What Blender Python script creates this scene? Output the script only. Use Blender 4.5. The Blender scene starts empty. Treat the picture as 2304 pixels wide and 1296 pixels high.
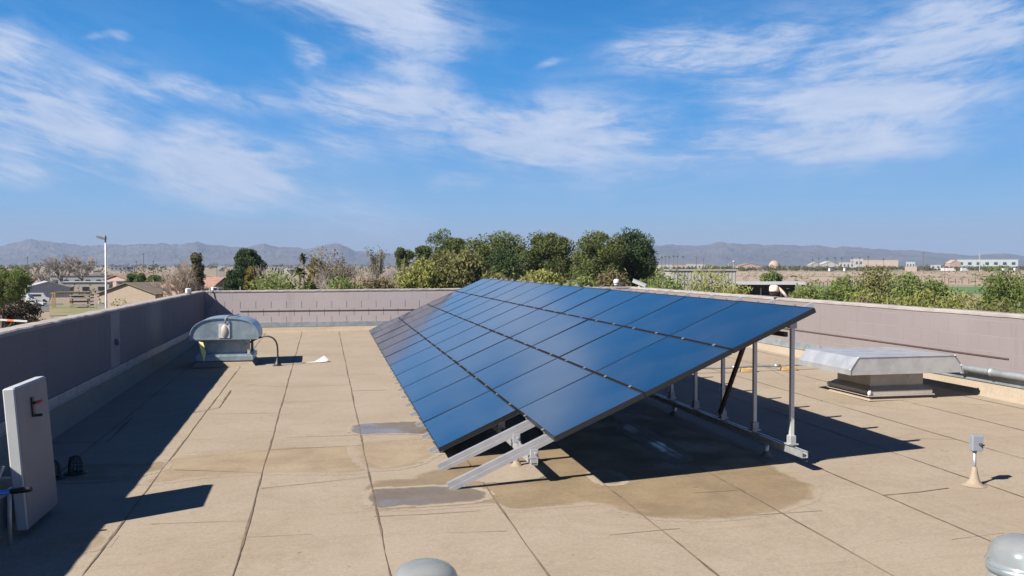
import bpy, math, random
import numpy as np
from mathutils import Vector, Matrix

random.seed(7)
rng = np.random.default_rng(11)
S = bpy.context.scene
COL = S.collection
R = math.radians

# ------------------------------------------------------------------ camera
F, PW, PH = 2000.0, 2304, 1296
ZC = 8.5                                   # eye height above the ground
YAW, PIT = math.atan(423 / F), math.atan(50 / F)
FW = np.array([math.sin(YAW) * math.cos(PIT), math.cos(YAW) * math.cos(PIT), -math.sin(PIT)])
RT = np.array([math.cos(YAW), -math.sin(YAW), 0.0])
UP = np.cross(RT, FW)
cam_d = bpy.data.cameras.new('camera')
cam = bpy.data.objects.new('camera', cam_d)
COL.objects.link(cam)
cam.matrix_world = Matrix(((RT[0], UP[0], -FW[0], 0), (RT[1], UP[1], -FW[1], 0), (RT[2], UP[2], -FW[2], ZC), (0, 0, 0, 1)))
cam_d.sensor_width = 36
cam_d.lens = 36 * F / PW
cam_d.clip_start, cam_d.clip_end = 0.1, 60000
S.camera = cam

# ------------------------------------------------------------------ sun and sky
SUN = Vector((-1.15, -0.50, 1.0)).normalized()
sl = bpy.data.lights.new('sun', 'SUN')
sl.energy, sl.angle, sl.color = 5.0, R(0.53), (1.0, 0.93, 0.82)
so = bpy.data.objects.new('sun', sl)
COL.objects.link(so)
so.rotation_euler = SUN.to_track_quat('Z', 'Y').to_euler()
so.location = (0, 0, 60)

S.view_settings.view_transform = 'Standard'
S.view_settings.look = 'None'
S.view_settings.exposure = 1.3
S.view_settings.gamma = 1.0


class NT:
    """small node-tree writer"""
    def __init__(self, tree):
        self.t = tree
        tree.nodes.clear()

    def n(self, kind, **kw):
        nd = self.t.nodes.new(kind)
        for k, v in kw.items():
            setattr(nd, k, v)
        return nd

    def l(self, a, b):
        self.t.links.new(a, b)

    def val(self, sock, v):
        if isinstance(v, bpy.types.NodeSocket):
            self.l(v, sock)
        else:
            sock.default_value = v

    def math(self, op, a, b=0.0, c=0.0, clamp=False):
        nd = self.n('ShaderNodeMath', operation=op, use_clamp=clamp)
        for i, v in enumerate((a, b, c)):
            self.val(nd.inputs[i], v)
        return nd.outputs[0]

    def mix(self, f, a, b, mode='MIX'):
        nd = self.n('ShaderNodeMix', data_type='RGBA', blend_type=mode)
        self.val(nd.inputs[0], f)
        for i, v in ((6, a), (7, b)):
            self.val(nd.inputs[i], (*v, 1) if isinstance(v, tuple) and len(v) == 3 else v)
        return nd.outputs[2]

    def noise(self, vec, scale, detail=4, rough=0.55, dist=0.0):
        nd = self.n('ShaderNodeTexNoise')
        if vec is not None:
            self.l(vec, nd.inputs['Vector'])
        nd.inputs['Scale'].default_value = scale
        nd.inputs['Detail'].default_value = detail
        nd.inputs['Roughness'].default_value = rough
        nd.inputs['Distortion'].default_value = dist
        return nd.outputs[0]

    def ramp(self, v, lo, hi, a=0.0, b=1.0, smooth=True):
        nd = self.n('ShaderNodeMapRange', interpolation_type='SMOOTHSTEP' if smooth else 'LINEAR')
        self.val(nd.inputs[0], v)
        for i, x in enumerate((lo, hi, a, b)):
            nd.inputs[i + 1].default_value = x
        return nd.outputs[0]

    def mapping(self, vec, loc=(0, 0, 0), rot=(0, 0, 0), scale=(1, 1, 1), kind='POINT'):
        nd = self.n('ShaderNodeMapping', vector_type=kind)
        self.l(vec, nd.inputs[0])
        nd.inputs['Location'].default_value = loc
        nd.inputs['Rotation'].default_value = rot
        nd.inputs['Scale'].default_value = scale
        return nd.outputs[0]


W = bpy.data.worlds.new('World')
S.world = W
W.use_nodes = True
w = NT(W.node_tree)
sky = w.n('ShaderNodeTexSky', sky_type='NISHITA')
sky.sun_disc = False
sky.sun_elevation = math.asin(SUN.z)
sky.sun_rotation = math.atan2(SUN.x, SUN.y)
sky.altitude = 300
sky.air_density, sky.dust_density, sky.ozone_density = 1.0, 0.5, 3.0
gen = w.n('ShaderNodeTexCoord').outputs['Generated']
sep = w.n('ShaderNodeSeparateXYZ')
w.l(gen, sep.inputs[0])
grad = w.n('ShaderNodeValToRGB')
w.l(w.math('DIVIDE', sep.outputs[2], 0.6, 0, True), grad.inputs[0])
cr = grad.color_ramp
SKYC = [(0.0, (1.55, 1.7, 2.0)), (0.04, (1.45, 1.8, 2.35)), (0.10, (0.86, 1.9, 3.2)), (0.24, (0.19, 1.32, 3.2)), (0.37, (0.04, 1.08, 2.9)), (0.46, (0.01, 0.86, 2.5)), (1.0, (0.005, 0.15, 0.75))]
cr.elements[0].position, cr.elements[0].color = SKYC[0][0], (*[c / 10 for c in SKYC[0][1]], 1)
cr.elements[1].position, cr.elements[1].color = SKYC[-1][0], (*[c / 10 for c in SKYC[-1][1]], 1)
for p_, c_ in SKYC[1:-1]:
    e_ = cr.elements.new(p_); e_.color = (*[c / 10 for c in c_], 1)
gsc = w.n('ShaderNodeVectorMath', operation='SCALE')
w.l(grad.outputs[0], gsc.inputs[0]); gsc.inputs['Scale'].default_value = 10.0
tint = w.mix(0.97, sky.outputs[0], gsc.outputs[0])
az = w.math('ARCTAN2', sep.outputs[0], sep.outputs[1])
el = w.math('ARCSINE', sep.outputs[2])
cmb = w.n('ShaderNodeCombineXYZ')
w.l(az, cmb.inputs[0]); w.l(el, cmb.inputs[1])
ang = cmb.outputs[0]
# the cirrus lies on a high flat layer: streaks foreshorten towards the horizon
zz = w.math('ADD', w.math('MAXIMUM', sep.outputs[2], 0.0), 0.12)
cl = w.n('ShaderNodeCombineXYZ')
w.l(w.math('DIVIDE', sep.outputs[0], zz), cl.inputs[0])
w.l(w.math('DIVIDE', sep.outputs[1], zz), cl.inputs[1])
layer = cl.outputs[0]


def ae(u, v):
    r = FW + RT * (u - PW / 2) / F - UP * (v - PH / 2) / F
    r = r / np.linalg.norm(r)
    return math.atan2(r[0], r[1]), math.asin(r[2])


# cirrus banks, each an elongated soft patch of the sky: ends of its axis (as seen in the survey picture), half width, weight
BANKS = [
    (-260, 180, 330, 330, 105, 1.0), (250, 330, 760, 440, 95, 1.0), (500, 430, 1000, 520, 75, 0.62),
    (-200, 70, 150, 130, 75, 0.85), (60, 160, 620, 235, 42, 0.62), (-120, 365, 210, 392, 38, 0.6),
    (640, 205, 1130, 255, 62, 0.95), (820, 270, 1480, 330, 88, 1.05), (1100, 235, 1620, 345, 70, 0.8),
    (640, 300, 900, 350, 60, 0.45), (560, -60, 1080, 80, 110, 0.85), (800, 110, 1060, 200, 60, 0.6),
    (610, 90, 760, 165, 26, 0.75), (1320, 150, 1900, 60, 60, 0.95), (1500, 190, 1900, 120, 60, 0.6),
    (1640, 245, 2300, 170, 85, 1.05), (1850, 130, 2420, 60, 95, 1.0), (1560, 330, 2180, 300, 62, 0.95),
    (980, 415, 1100, 400, 30, 0.5), (2040, 20, 2340, 10, 40, 0.9), (1190, 145, 1290, 138, 14, 0.5),
    (190, 75, 270, 78, 10, 0.5),
    (60, 290, 900, 500, 140, 0.5), (1480, 345, 1780, 318, 50, 0.8), (640, 455, 1000, 525, 60, 0.5), (380, 215, 720, 235, 45, 0.5), (1700, 150, 1980, 110, 60, 0.7), (880, 260, 1720, 345, 135, 0.62), (1500, 285, 2320, 190, 150, 0.62), (640, 40, 1060, 130, 120, 0.45), (1380, 120, 2350, 40, 120, 0.42), (-200, 110, 420, 210, 90, 0.45),
]
acc = None
wob = w.n('ShaderNodeVectorMath', operation='MULTIPLY_ADD')
nwn = w.n('ShaderNodeTexNoise')
w.l(ang, nwn.inputs['Vector'])
nwn.inputs['Scale'].default_value = 9
nwn.inputs['Detail'].default_value = 5
w.l(nwn.outputs[1], wob.inputs[0])
wob.inputs[1].default_value = (0.11, 0.05, 0)
sh = w.n('ShaderNodeVectorMath', operation='SUBTRACT')
w.l(ang, sh.inputs[0]); sh.inputs[1].default_value = (0.055, 0.025, 0)
w.l(sh.outputs[0], wob.inputs[2])
for (u0, v0, u1, v1, hw, wt) in BANKS:
    a0, e0 = ae(u0, v0); a1, e1 = ae(u1, v1)
    rot = math.atan2(e1 - e0, a1 - a0)
    ln = math.hypot(a1 - a0, e1 - e0) / 2 + hw / F * 0.9
    m = w.mapping(wob.outputs[0], ((a0 + a1) / 2, (e0 + e1) / 2, 0), (0, 0, rot), (ln * 1.3, hw / F * 1.55, 1), 'TEXTURE')
    lenn = w.n('ShaderNodeVectorMath', operation='LENGTH')
    w.l(m, lenn.inputs[0])
    g = w.ramp(lenn.outputs['Value'], 1.0, 0.0, 0.0, wt)
    acc = g if acc is None else w.math('SMOOTH_MAX', acc, g, 0.18)
da = w.math('SUBTRACT', az, 0.40)
bend = w.math('SUBTRACT', el, w.math('MULTIPLY', w.math('MINIMUM', w.math('MULTIPLY', da, da), 1.0), 0.24))
cb2 = w.n('ShaderNodeCombineXYZ')
w.l(az, cb2.inputs[0]); w.l(bend, cb2.inputs[1])
bent = cb2.outputs[0]
n2 = w.noise(w.mapping(bent, scale=(6, 27, 1)), 1.0, 10, 0.64, 1.6)
n4 = w.noise(w.mapping(bent, (5, 2, 0), scale=(26, 110, 1)), 1.0, 7, 0.68, 1.0)
n3 = w.noise(w.mapping(bent, (3, 1, 0), scale=(6, 13, 1)), 1.0, 5, 0.55, 0.4)
tex = w.math('ADD', w.math('MULTIPLY', n4, 0.22), w.math('ADD', w.math('MULTIPLY', n2, 0.42), w.math('MULTIPLY', n3, 0.42)))
# elsewhere round the sky: a general thin cover
behind = w.ramp(sep.outputs[1], 0.75, 0.2, 0.0, 0.12)
base = w.math('MAXIMUM', acc, behind)
den = w.math('MULTIPLY', base, w.ramp(tex, 0.34, 0.64, 0.25, 1.42))
den = w.ramp(den, 0.04, 1.02, 0.0, 0.90)
den = w.math('MULTIPLY', den, w.ramp(sep.outputs[2], 0.0, 0.09, 0.15, 1.0))
CLOUD = w.mix(w.ramp(tex, 0.44, 0.72), (2.05, 2.5, 3.4), (2.8, 3.1, 3.8))
skyc = w.mix(den, tint, CLOUD)
bg = w.n('ShaderNodeBackground')
w.l(skyc, bg.inputs[0])
bg.inputs[1].default_value = 0.1
wo = w.n('ShaderNodeOutputWorld')
w.l(bg.outputs[0], wo.inputs[0])


# ------------------------------------------------------------------ survey helpers (sight line -> place in the world)
def ray(u, v):
    return FW + RT * (u - PW / 2) / F - UP * (v - PH / 2) / F


def roofz(x, y):
    return ZC - 2.06 + .0087 * y + .016 * x


def on_roof(u, v):
    r = ray(u, v); t = 5.0
    for _ in range(40):
        p = r * t
        t *= (roofz(p[0], p[1]) - ZC) / p[2]
    p = r * t
    return p[0], p[1]


def gz(x, y):
    d = math.hypot(x, y)
    t = min(1, max(0, (d - 250) / 1250.0))
    return 5.0 * t * t * (3 - 2 * t)


def G(u, d):
    """ground point in picture column u at forward distance d"""
    r = ray(u, 598); s = d / (r @ np.array([math.sin(YAW), math.cos(YAW), 0]))
    x, y = r[0] * s, r[1] * s
    return Vector((x, y, gz(x, y)))


def zat(v, d):
    return ZC + (598 - v) / F * d


# ------------------------------------------------------------------ mesh building
class MB:
    def __init__(self):
        self.v, self.f, self.mi, self.cur, self.sm = [], [], [], 0, []
        self.smooth = False

    def face(self, *idx):
        self.f.append(tuple(idx)); self.mi.append(self.cur); self.sm.append(self.smooth)

    def add(self, vs, fs):
        o = len(self.v)
        self.v += [tuple(p) for p in vs]
        for f in fs:
            self.face(*[o + i for i in f])

    def box(self, c, s, rot=0, bev=0.0, tilt=None):
        hx, hy, hz = s[0] / 2, s[1] / 2, s[2] / 2
        M = Matrix.Rotation(rot, 3, 'Z')
        if tilt is not None:
            M = tilt
        c = Vector(c)
        if bev <= 0:
            vs = [c + M @ Vector((x * hx, y * hy, z * hz)) for z in (-1, 1) for x, y in ((-1, -1), (1, -1), (1, 1), (-1, 1))]
            self.add(vs, [(3, 2, 1, 0), (4, 5, 6, 7), (0, 1, 5, 4), (1, 2, 6, 5), (2, 3, 7, 6), (3, 0, 4, 7)])
        else:
            b = min(bev, hx * .9, hy * .9, hz * .9)
            rings = []
            for z, k in ((-hz, b), (-hz + b, 0), (hz - b, 0), (hz, b)):
                q = []
                for sx, sy, o in ((-1, -1, 0), (1, -1, 1), (1, 1, 0), (-1, 1, 1)):
                    X, Y = hx - k, hy - k
                    p1 = (sx * X, sy * (Y - b)) ; p2 = (sx * (X - b), sy * Y)
                    q += [p1, p2] if o == 0 else [p2, p1]
                rings.append([c + M @ Vector((p[0], p[1], z)) for p in q])
            self.loft(rings, True, True)

    def loft(self, rings, cap0=False, cap1=False, closed=True):
        o = len(self.v); n = len(rings[0])
        for r in rings:
            self.v += [tuple(p) for p in r]
        for i in range(len(rings) - 1):
            for j in range(n if closed else n - 1):
                k = (j + 1) % n
                self.face(o + i * n + j, o + i * n + k, o + (i + 1) * n + k, o + (i + 1) * n + j)
        if cap0:
            self.face(*[o + j for j in reversed(range(n))])
        if cap1:
            b = o + (len(rings) - 1) * n
            self.face(*[b + j for j in range(n)])

    def tube(self, pts, r, n=8, caps=True):
        pts = [Vector(p) for p in pts]
        rr = r if isinstance(r, (list, tuple)) else [r] * len(pts)
        rings = []
        t0 = (pts[1] - pts[0]).normalized()
        a = t0.orthogonal().normalized()
        for i, p in enumerate(pts):
            t = (pts[min(i + 1, len(pts) - 1)] - pts[max(i - 1, 0)]).normalized()
            a = (a - t * a.dot(t)).normalized()
            b = t.cross(a)
            rings.append([p + (a * math.cos(k * 2 * math.pi / n) + b * math.sin(k * 2 * math.pi / n)) * rr[i] for k in range(n)])
        self.loft(rings, caps, caps)

    def lathe(self, c, prof, n=24, cap0=False, cap1=False, sx=1, sy=1):
        c = Vector(c)
        rings = [[c + Vector((r * sx * math.cos(k * 2 * math.pi / n), r * sy * math.sin(k * 2 * math.pi / n), z)) for k in range(n)] for r, z in prof]
        self.loft(rings, cap0, cap1)

    def bar(self, a, b, wd, ht, upv=(0, 0, 1)):
        a, b = Vector(a), Vector(b)
        t = (b - a).normalized(); u = Vector(upv)
        s = t.cross(u).normalized(); u = s.cross(t).normalized()
        q = [s * (-wd / 2) + u * (-ht / 2), s * (wd / 2) + u * (-ht / 2), s * (wd / 2) + u * (ht / 2), s * (-wd / 2) + u * (ht / 2)]
        self.loft([[a + p for p in q], [b + p for p in q]], True, True)

    def prism(self, poly, y0, y1, fn=None):
        """poly of (x,z) swept from y0 to y1"""
        fn = fn or (lambda x, y, z: (x, y, z))
        self.loft([[fn(x, y0, z) for x, z in poly], [fn(x, y1, z) for x, z in poly]], True, True)

    def build(self, name, mats, parent=None, loc=None, rotz=0.0):
        me = bpy.data.meshes.new(name)
        me.from_pydata(self.v, [], self.f)
        mats = mats if isinstance(mats, (list, tuple)) else [mats]
        for m in mats:
            me.materials.append(m)
        if len(mats) > 1:
            me.polygons.foreach_set('material_index', self.mi)
        me.polygons.foreach_set('use_smooth', self.sm)
        me.update()
        import bmesh
        bm = bmesh.new(); bm.from_mesh(me)
        bmesh.ops.recalc_face_normals(bm, faces=bm.faces)
        bm.to_mesh(me); bm.free()
        o = bpy.data.objects.new(name, me)
        COL.objects.link(o)
        if parent is not None:
            o.parent = parent
        if loc is not None:
            o.location = loc
        o.rotation_euler.z = rotz
        return o


def tag(o, label=None, cat=None, group=None, kind=None):
    if label: o['label'] = label
    if cat: o['category'] = cat
    if group: o['group'] = group
    if kind: o['kind'] = kind
    return o


def thing(name, label, cat, loc=(0, 0, 0), rotz=0.0, group=None):
    o = bpy.data.objects.new(name, None)
    o.empty_display_size = 0.2
    COL.objects.link(o)
    o.location = loc; o.rotation_euler.z = rotz
    return tag(o, label, cat, group)


def copy_tree(o, parent=None):
    c = o.copy(); COL.objects.link(c)
    if parent is not None:
        c.parent = parent
    for ch in list(o.children):
        copy_tree(ch, c)
    return c


# ------------------------------------------------------------------ materials
def mat(name, color, rough=0.7, metal=0.0, var=0.0, vscale=3.0, bump=0.0, bscale=40.0, spec=0.5, color2=None, emit=None):
    m = bpy.data.materials.new(name)
    m.use_nodes = True
    t = NT(m.node_tree)
    b = t.n('ShaderNodeBsdfPrincipled')
    o = t.n('ShaderNodeOutputMaterial')
    t.l(b.outputs[0], o.inputs[0])
    b.inputs['Roughness'].default_value = rough
    b.inputs['Metallic'].default_value = metal
    b.inputs['Specular IOR Level'].default_value = spec
    co = t.n('ShaderNodeTexCoord').outputs['Object']
    c2 = color2 or tuple(min(1, c * (1 - var)) for c in color)
    if var > 0 or color2:
        f = t.ramp(t.noise(co, vscale, 5, 0.6), 0.35, 0.66)
        t.l(t.mix(f, color, c2), b.inputs['Base Color'])
    else:
        b.inputs['Base Color'].default_value = (*color, 1)
    if bump > 0:
        bn = t.n('ShaderNodeBump')
        bn.inputs['Strength'].default_value = bump
        bn.inputs['Distance'].default_value = 0.01
        t.l(t.noise(co, bscale, 3), bn.inputs['Height'])
        t.l(bn.outputs[0], b.inputs['Normal'])
    return m


def deck_mat(name, tintc=(1, 1, 1), rough=0.95, wet=0.0, soft=0.09):
    m = bpy.data.materials.new(name)
    m.use_nodes = True
    t = NT(m.node_tree)
    b = t.n('ShaderNodeBsdfPrincipled'); o = t.n('ShaderNodeOutputMaterial')
    t.l(b.outputs[0], o.inputs[0])
    co = t.n('ShaderNodeTexCoord').outputs['Object']
    a = (0.254, 0.211, 0.165); c = (0.232, 0.189, 0.144)
    f = t.ramp(t.noise(co, 0.9, 6, 0.62), 0.34, 0.68)
    col = t.mix(f, a, c)
    # drift streaks across the strips
    f2 = t.ramp(t.noise(t.mapping(co, scale=(0.5, 5.5, 1)), 1.3, 5, 0.6), 0.52, 0.75, 0.0, 0.32)
    col = t.mix(f2, col, (0.188, 0.146, 0.103))
    f5 = t.ramp(t.noise(co, 3.4, 4, 0.6), 0.6, 0.74, 0.0, 0.3)
    col = t.mix(f5, col, (0.262, 0.222, 0.174))
    # faint footpaths, tide marks and old tar smears
    tm = t.noise(co, 0.55, 6, 0.7, 0.6)
    tide = t.math('MULTIPLY', t.ramp(tm, 0.47, 0.5), t.ramp(tm, 0.53, 0.5))
    col = t.mix(t.math('MULTIPLY', tide, 0.16), col, (0.15, 0.118, 0.085))
    tar = t.ramp(t.noise(t.mapping(co, scale=(1.0, 3.2, 1)), 4.2, 4, 0.7), 0.70, 0.78, 0.0, 0.25)
    col = t.mix(tar, col, (0.13, 0.10, 0.075))
    # granules
    g = t.ramp(t.noise(co, 210, 2, 0.6), 0.3, 0.7, 0.86, 1.12)
    g2 = t.ramp(t.noise(co, 38, 3, 0.6), 0.3, 0.7, 0.93, 1.06)
    gv = t.n('ShaderNodeCombineColor')
    gg = t.math('MULTIPLY', g, g2)
    for i in range(3):
        t.l(gg, gv.inputs[i])
    col = t.mix(1.0, col, gv.outputs[0], 'MULTIPLY')
    # a few dark specks and scuffs
    sp = t.ramp(t.noise(co, 9.0, 2, 0.5), 0.735, 0.77, 0.0, 0.55)
    col = t.mix(sp, col, (0.10, 0.07, 0.05))
    if tintc != (1, 1, 1):
        at = t.n('ShaderNodeAttribute', attribute_name='inside')
        sd = t.math('ADD', at.outputs['Fac'], t.math('MULTIPLY', t.math('SUBTRACT', t.noise(co, 5.5, 5, 0.65), 0.5), 0.17))
        ff = t.ramp(sd, -0.05, soft - .04)
        blot = t.ramp(t.noise(co, 2.2, 5, 0.65), 0.32, 0.68)
        tn = t.mix(blot, tintc, tuple(min(1, k * 1.22) for k in tintc))
        ring = t.math('MULTIPLY', t.math('MULTIPLY', ff, t.math('SUBTRACT', 1.0, ff)), 2.2)
        tn = t.mix(ff, (1, 1, 1), tn)
        tn = t.mix(t.math('MULTIPLY', ring, t.ramp(t.noise(co, 1.7, 3), 0.4, 0.6)), tn, tuple(k * .84 for k in tintc))
        col = t.mix(1.0, col, tn, 'MULTIPLY')
    t.l(col, b.inputs['Base Color'])
    if wet > 0:
        rf = t.ramp(t.noise(co, 1.4, 4, 0.55), 0.36, 0.62, rough, rough + wet)
        rx = t.n('ShaderNodeMix', data_type='FLOAT')
        t.l(ff, rx.inputs[0]); rx.inputs[2].default_value = 0.95; t.l(rf, rx.inputs[3])
        t.l(rx.outputs[0], b.inputs['Roughness'])
    else:
        b.inputs['Roughness'].default_value = rough
    b.inputs['Specular IOR Level'].default_value = 0.25 if rough > .5 else 0.5
    bn = t.n('ShaderNodeBump')
    bn.inputs['Strength'].default_value = 0.35 if rough > .5 else 0.04
    bn.inputs['Distance'].default_value = 0.004
    t.l(t.noise(co, 160, 3), bn.inputs['Height'])
    if rough > .5:
        b2 = t.n('ShaderNodeBump')
        b2.inputs['Strength'].default_value = 0.5
        b2.inputs['Distance'].default_value = 0.012
        t.l(t.noise(t.mapping(co, scale=(1.2, 3.4, 1)), 2.6, 4, 0.6), b2.inputs['Height'])
        t.l(bn.outputs[0], b2.inputs['Normal'])
        t.l(b2.outputs[0], b.inputs['Normal'])
    else:
        t.l(bn.outputs[0], b.inputs['Normal'])
    return m


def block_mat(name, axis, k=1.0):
    """painted concrete block: running bond, joints raked deep in two courses"""
    m = bpy.data.materials.new(name)
    m.use_nodes = True
    t = NT(m.node_tree)
    b = t.n('ShaderNodeBsdfPrincipled'); o = t.n('ShaderNodeOutputMaterial')
    t.l(b.outputs[0], o.inputs[0])
    b.inputs['Roughness'].default_value = 0.9
    b.inputs['Specular IOR Level'].default_value = 0.2
    co = t.n('ShaderNodeTexCoord').outputs['Object']
    sp = t.n('ShaderNodeSeparateXYZ'); t.l(co, sp.inputs[0])
    along = sp.outputs[0 if axis == 'X' else 1]
    hz = t.math('SUBTRACT', ZC - 0.66 + 4 * 2.032, sp.outputs[2])
    row = t.math('DIVIDE', hz, 0.2165)
    rid = t.math('FLOOR', row)
    rf = t.math('FRACT', row)
    off = t.math('MULTIPLY', t.math('MODULO', rid, 2.0), 0.5)
    cx = t.math('ADD', t.math('DIVIDE', along, 0.4154), off)
    cf = t.math('FRACT', cx)
    vj = t.math('LESS_THAN', cf, 0.03)
    hj = t.math('LESS_THAN', rf, 0.055)
    cid = t.n('ShaderNodeCombineXYZ')
    t.l(t.math('FLOOR', cx), cid.inputs[0]); t.l(rid, cid.inputs[1])
    wn = t.n('ShaderNodeTexWhiteNoise', noise_dimensions='2D')
    t.l(cid.outputs[0], wn.inputs['Vector'])
    blk = t.ramp(wn.outputs[0], 0, 1, 0.0, 0.3, False)
    col = t.mix(blk, (0.222, 0.190, 0.190), (0.206, 0.175, 0.175))
    col = t.mix(t.ramp(t.noise(co, 1.6, 5, 0.6), 0.4, 0.7, 0, 0.35), col, (0.192, 0.162, 0.161))
    col = t.mix(t.math('MULTIPLY', t.ramp(t.noise(co, 90, 2), 0.55, 0.75), 0.25), col, (0.13, 0.105, 0.105))
    drip = t.ramp(t.noise(t.mapping(co, scale=(3.1, 3.1, 0.22)), 1.0, 5, 0.65), 0.55, 0.74, 0.0, 0.38)
    col = t.mix(drip, col, (0.135, 0.112, 0.112))
    eff = t.ramp(t.noise(t.mapping(co, (4, 4, 0), scale=(1.7, 1.7, 0.9)), 1.0, 6, 0.7), 0.6, 0.72, 0.0, 0.3)
    col = t.mix(eff, col, (0.30, 0.27, 0.265))
    # horizontal joints: pale in patches
    pale = t.ramp(t.noise(co, 0.8, 3), 0.42, 0.6)
    col = t.mix(t.math('MULTIPLY', hj, t.math('MULTIPLY', pale, 0.35)), col, (0.28, 0.25, 0.245))
    # vertical joints: some struck flush and pale, every other one raked open and dark
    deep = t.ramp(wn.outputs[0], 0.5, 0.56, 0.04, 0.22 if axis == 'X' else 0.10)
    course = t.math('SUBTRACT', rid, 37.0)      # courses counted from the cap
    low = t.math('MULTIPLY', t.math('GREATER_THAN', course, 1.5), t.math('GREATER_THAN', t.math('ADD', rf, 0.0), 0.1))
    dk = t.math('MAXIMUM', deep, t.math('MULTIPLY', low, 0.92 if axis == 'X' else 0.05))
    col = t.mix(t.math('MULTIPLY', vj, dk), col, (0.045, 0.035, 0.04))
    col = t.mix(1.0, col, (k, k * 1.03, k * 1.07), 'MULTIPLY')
    t.l(col, b.inputs['Base Color'])
    hgt = t.math('SUBTRACT', t.math('MULTIPLY', t.noise(co, 70, 4), 0.35), t.math('MAXIMUM', vj, hj))
    bn = t.n('ShaderNodeBump')
    bn.inputs['Strength'].default_value = 0.45; bn.inputs['Distance'].default_value = 0.006
    t.l(hgt, bn.inputs['Height']); t.l(bn.outputs[0], b.inputs['Normal'])
    return m


def leaf_mat(name, ca, cb, cc, sc=0.35, trans=0.25):
    m = bpy.data.materials.new(name)
    m.use_nodes = True
    t = NT(m.node_tree)
    o = t.n('ShaderNodeOutputMaterial')
    geo = t.n('ShaderNodeNewGeometry')
    co = t.n('ShaderNodeTexCoord').outputs['Object']
    f = t.ramp(t.noise(co, sc, 3, 0.6), 0.35, 0.65)
    col = t.mix(f, ca, cb)
    col = t.mix(t.ramp(geo.outputs['Random Per Island'], 0.3, 1.0, 0, 0.75, False), col, cc)
    d = t.n('ShaderNodeBsdfDiffuse'); tr = t.n('ShaderNodeBsdfTranslucent')
    t.l(col, d.inputs[0]); t.l(col, tr.inputs[0])
    mx = t.n('ShaderNodeMixShader'); mx.inputs[0].default_value = trans
    t.l(d.outputs[0], mx.inputs[1]); t.l(tr.outputs[0], mx.inputs[2])
    t.l(mx.outputs[0], o.inputs[0])
    return m


M = {}
M['deck'] = deck_mat('roofing')
M['damp'] = deck_mat('damp_roofing', (0.68, 0.625, 0.51), 0.55, 0.35)
M['stain'] = deck_mat('stained_roofing', (0.84, 0.79, 0.70), 0.85, 0.05, 0.14)
M['water'] = deck_mat('standing_water', (0.46, 0.45, 0.44), 0.10, 0.45, 0.05)
M['film'] = deck_mat('wet_film', (0.5, 0.47, 0.44), 0.30, 0.4)
M['seam'] = mat('seam_bitumen', (0.075, 0.055, 0.038), 0.85, 0, color2=(0.14, 0.103, 0.068), vscale=4)
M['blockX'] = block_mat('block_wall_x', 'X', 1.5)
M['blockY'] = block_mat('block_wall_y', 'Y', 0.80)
M['cap'] = mat('mortar_cap', (0.275, 0.248, 0.242), 0.95, 0, 0.22, 2.2, 0.6, 45)
M['patch'] = mat('reflected_sun_patch', (0.28, 0.242, 0.238), 0.95, 0, 0.15, 3.0, 0.4, 45)  # pale tone standing for sunlight thrown back onto the left wall
M['galv'] = mat('galvanised_sheet', (0.40, 0.47, 0.51), 0.42, 0.75, 0, 5.0, 0.06, 14, color2=(0.28, 0.35, 0.39))
M['galvb'] = mat('bright_galvanised', (0.50, 0.51, 0.53), 0.42, 0.6, 0, 5.0, 0.06, 14, color2=(0.40, 0.415, 0.44))
M['galvd'] = mat('dull_galvanised', (0.34, 0.37, 0.39), 0.5, 0.6, 0, 6.0, 0.08, 20, color2=(0.25, 0.28, 0.30))
M['galvp'] = mat('weathered_zinc', (0.40, 0.375, 0.34), 0.55, 0.25, 0, 4.0, 0.05, 20, color2=(0.33, 0.31, 0.285))
M['alu'] = mat('aluminium', (0.34, 0.345, 0.375), 0.45, 0.3, 0.12, 8.0)
M['alup'] = mat('post_aluminium', (0.50, 0.51, 0.53), 0.4, 0.3, 0.1, 8.0)
M['clampm'] = mat('clamp_metal', (0.22, 0.22, 0.22), 0.55, 0.4)
M['steel'] = mat('zinc_strut', (0.60, 0.62, 0.63), 0.42, 0.7, 0.2, 14.0)
M['black'] = mat('black_plastic', (0.012, 0.012, 0.014), 0.5)
M['frame'] = mat('black_frame', (0.010, 0.011, 0.014), 0.45, 0.0)
M['white'] = mat('white_paint', (0.47, 0.47, 0.465), 0.45, 0, 0.12, 5.0)
M['hatchw'] = mat('chalky_white', (0.34, 0.355, 0.37), 0.55, 0, 0.1, 3.0)
M['shade_sheet'] = mat('lid_shade_sheet', (0.17, 0.165, 0.175), 0.6, 0, 0.12, 3.0)  # shade on the lid's right face is put into this darker grey
M['grey'] = mat('grey_enamel', (0.19, 0.215, 0.25), 0.45, 0, 0.1, 6.0)
M['red'] = mat('red_grip', (0.30, 0.025, 0.025), 0.45)
M['blue'] = mat('blue_tube', (0.02, 0.16, 0.55), 0.4)
M['wood'] = mat('wood', (0.42, 0.27, 0.12), 0.8, 0, 0.35, 12.0)
M['brown'] = mat('brown_bar', (0.075, 0.048, 0.040), 0.7, 0, 0.2, 8)
M['paper'] = mat('paper', (0.62, 0.62, 0.62), 0.9)
M['yellow'] = mat('yellow_tag', (0.75, 0.70, 0.30), 0.8)
M['lens'] = mat('dark_lens', (0.02, 0.02, 0.025), 0.12)
M['beige'] = mat('beige_plastic', (0.55, 0.45, 0.36), 0.5)


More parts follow.
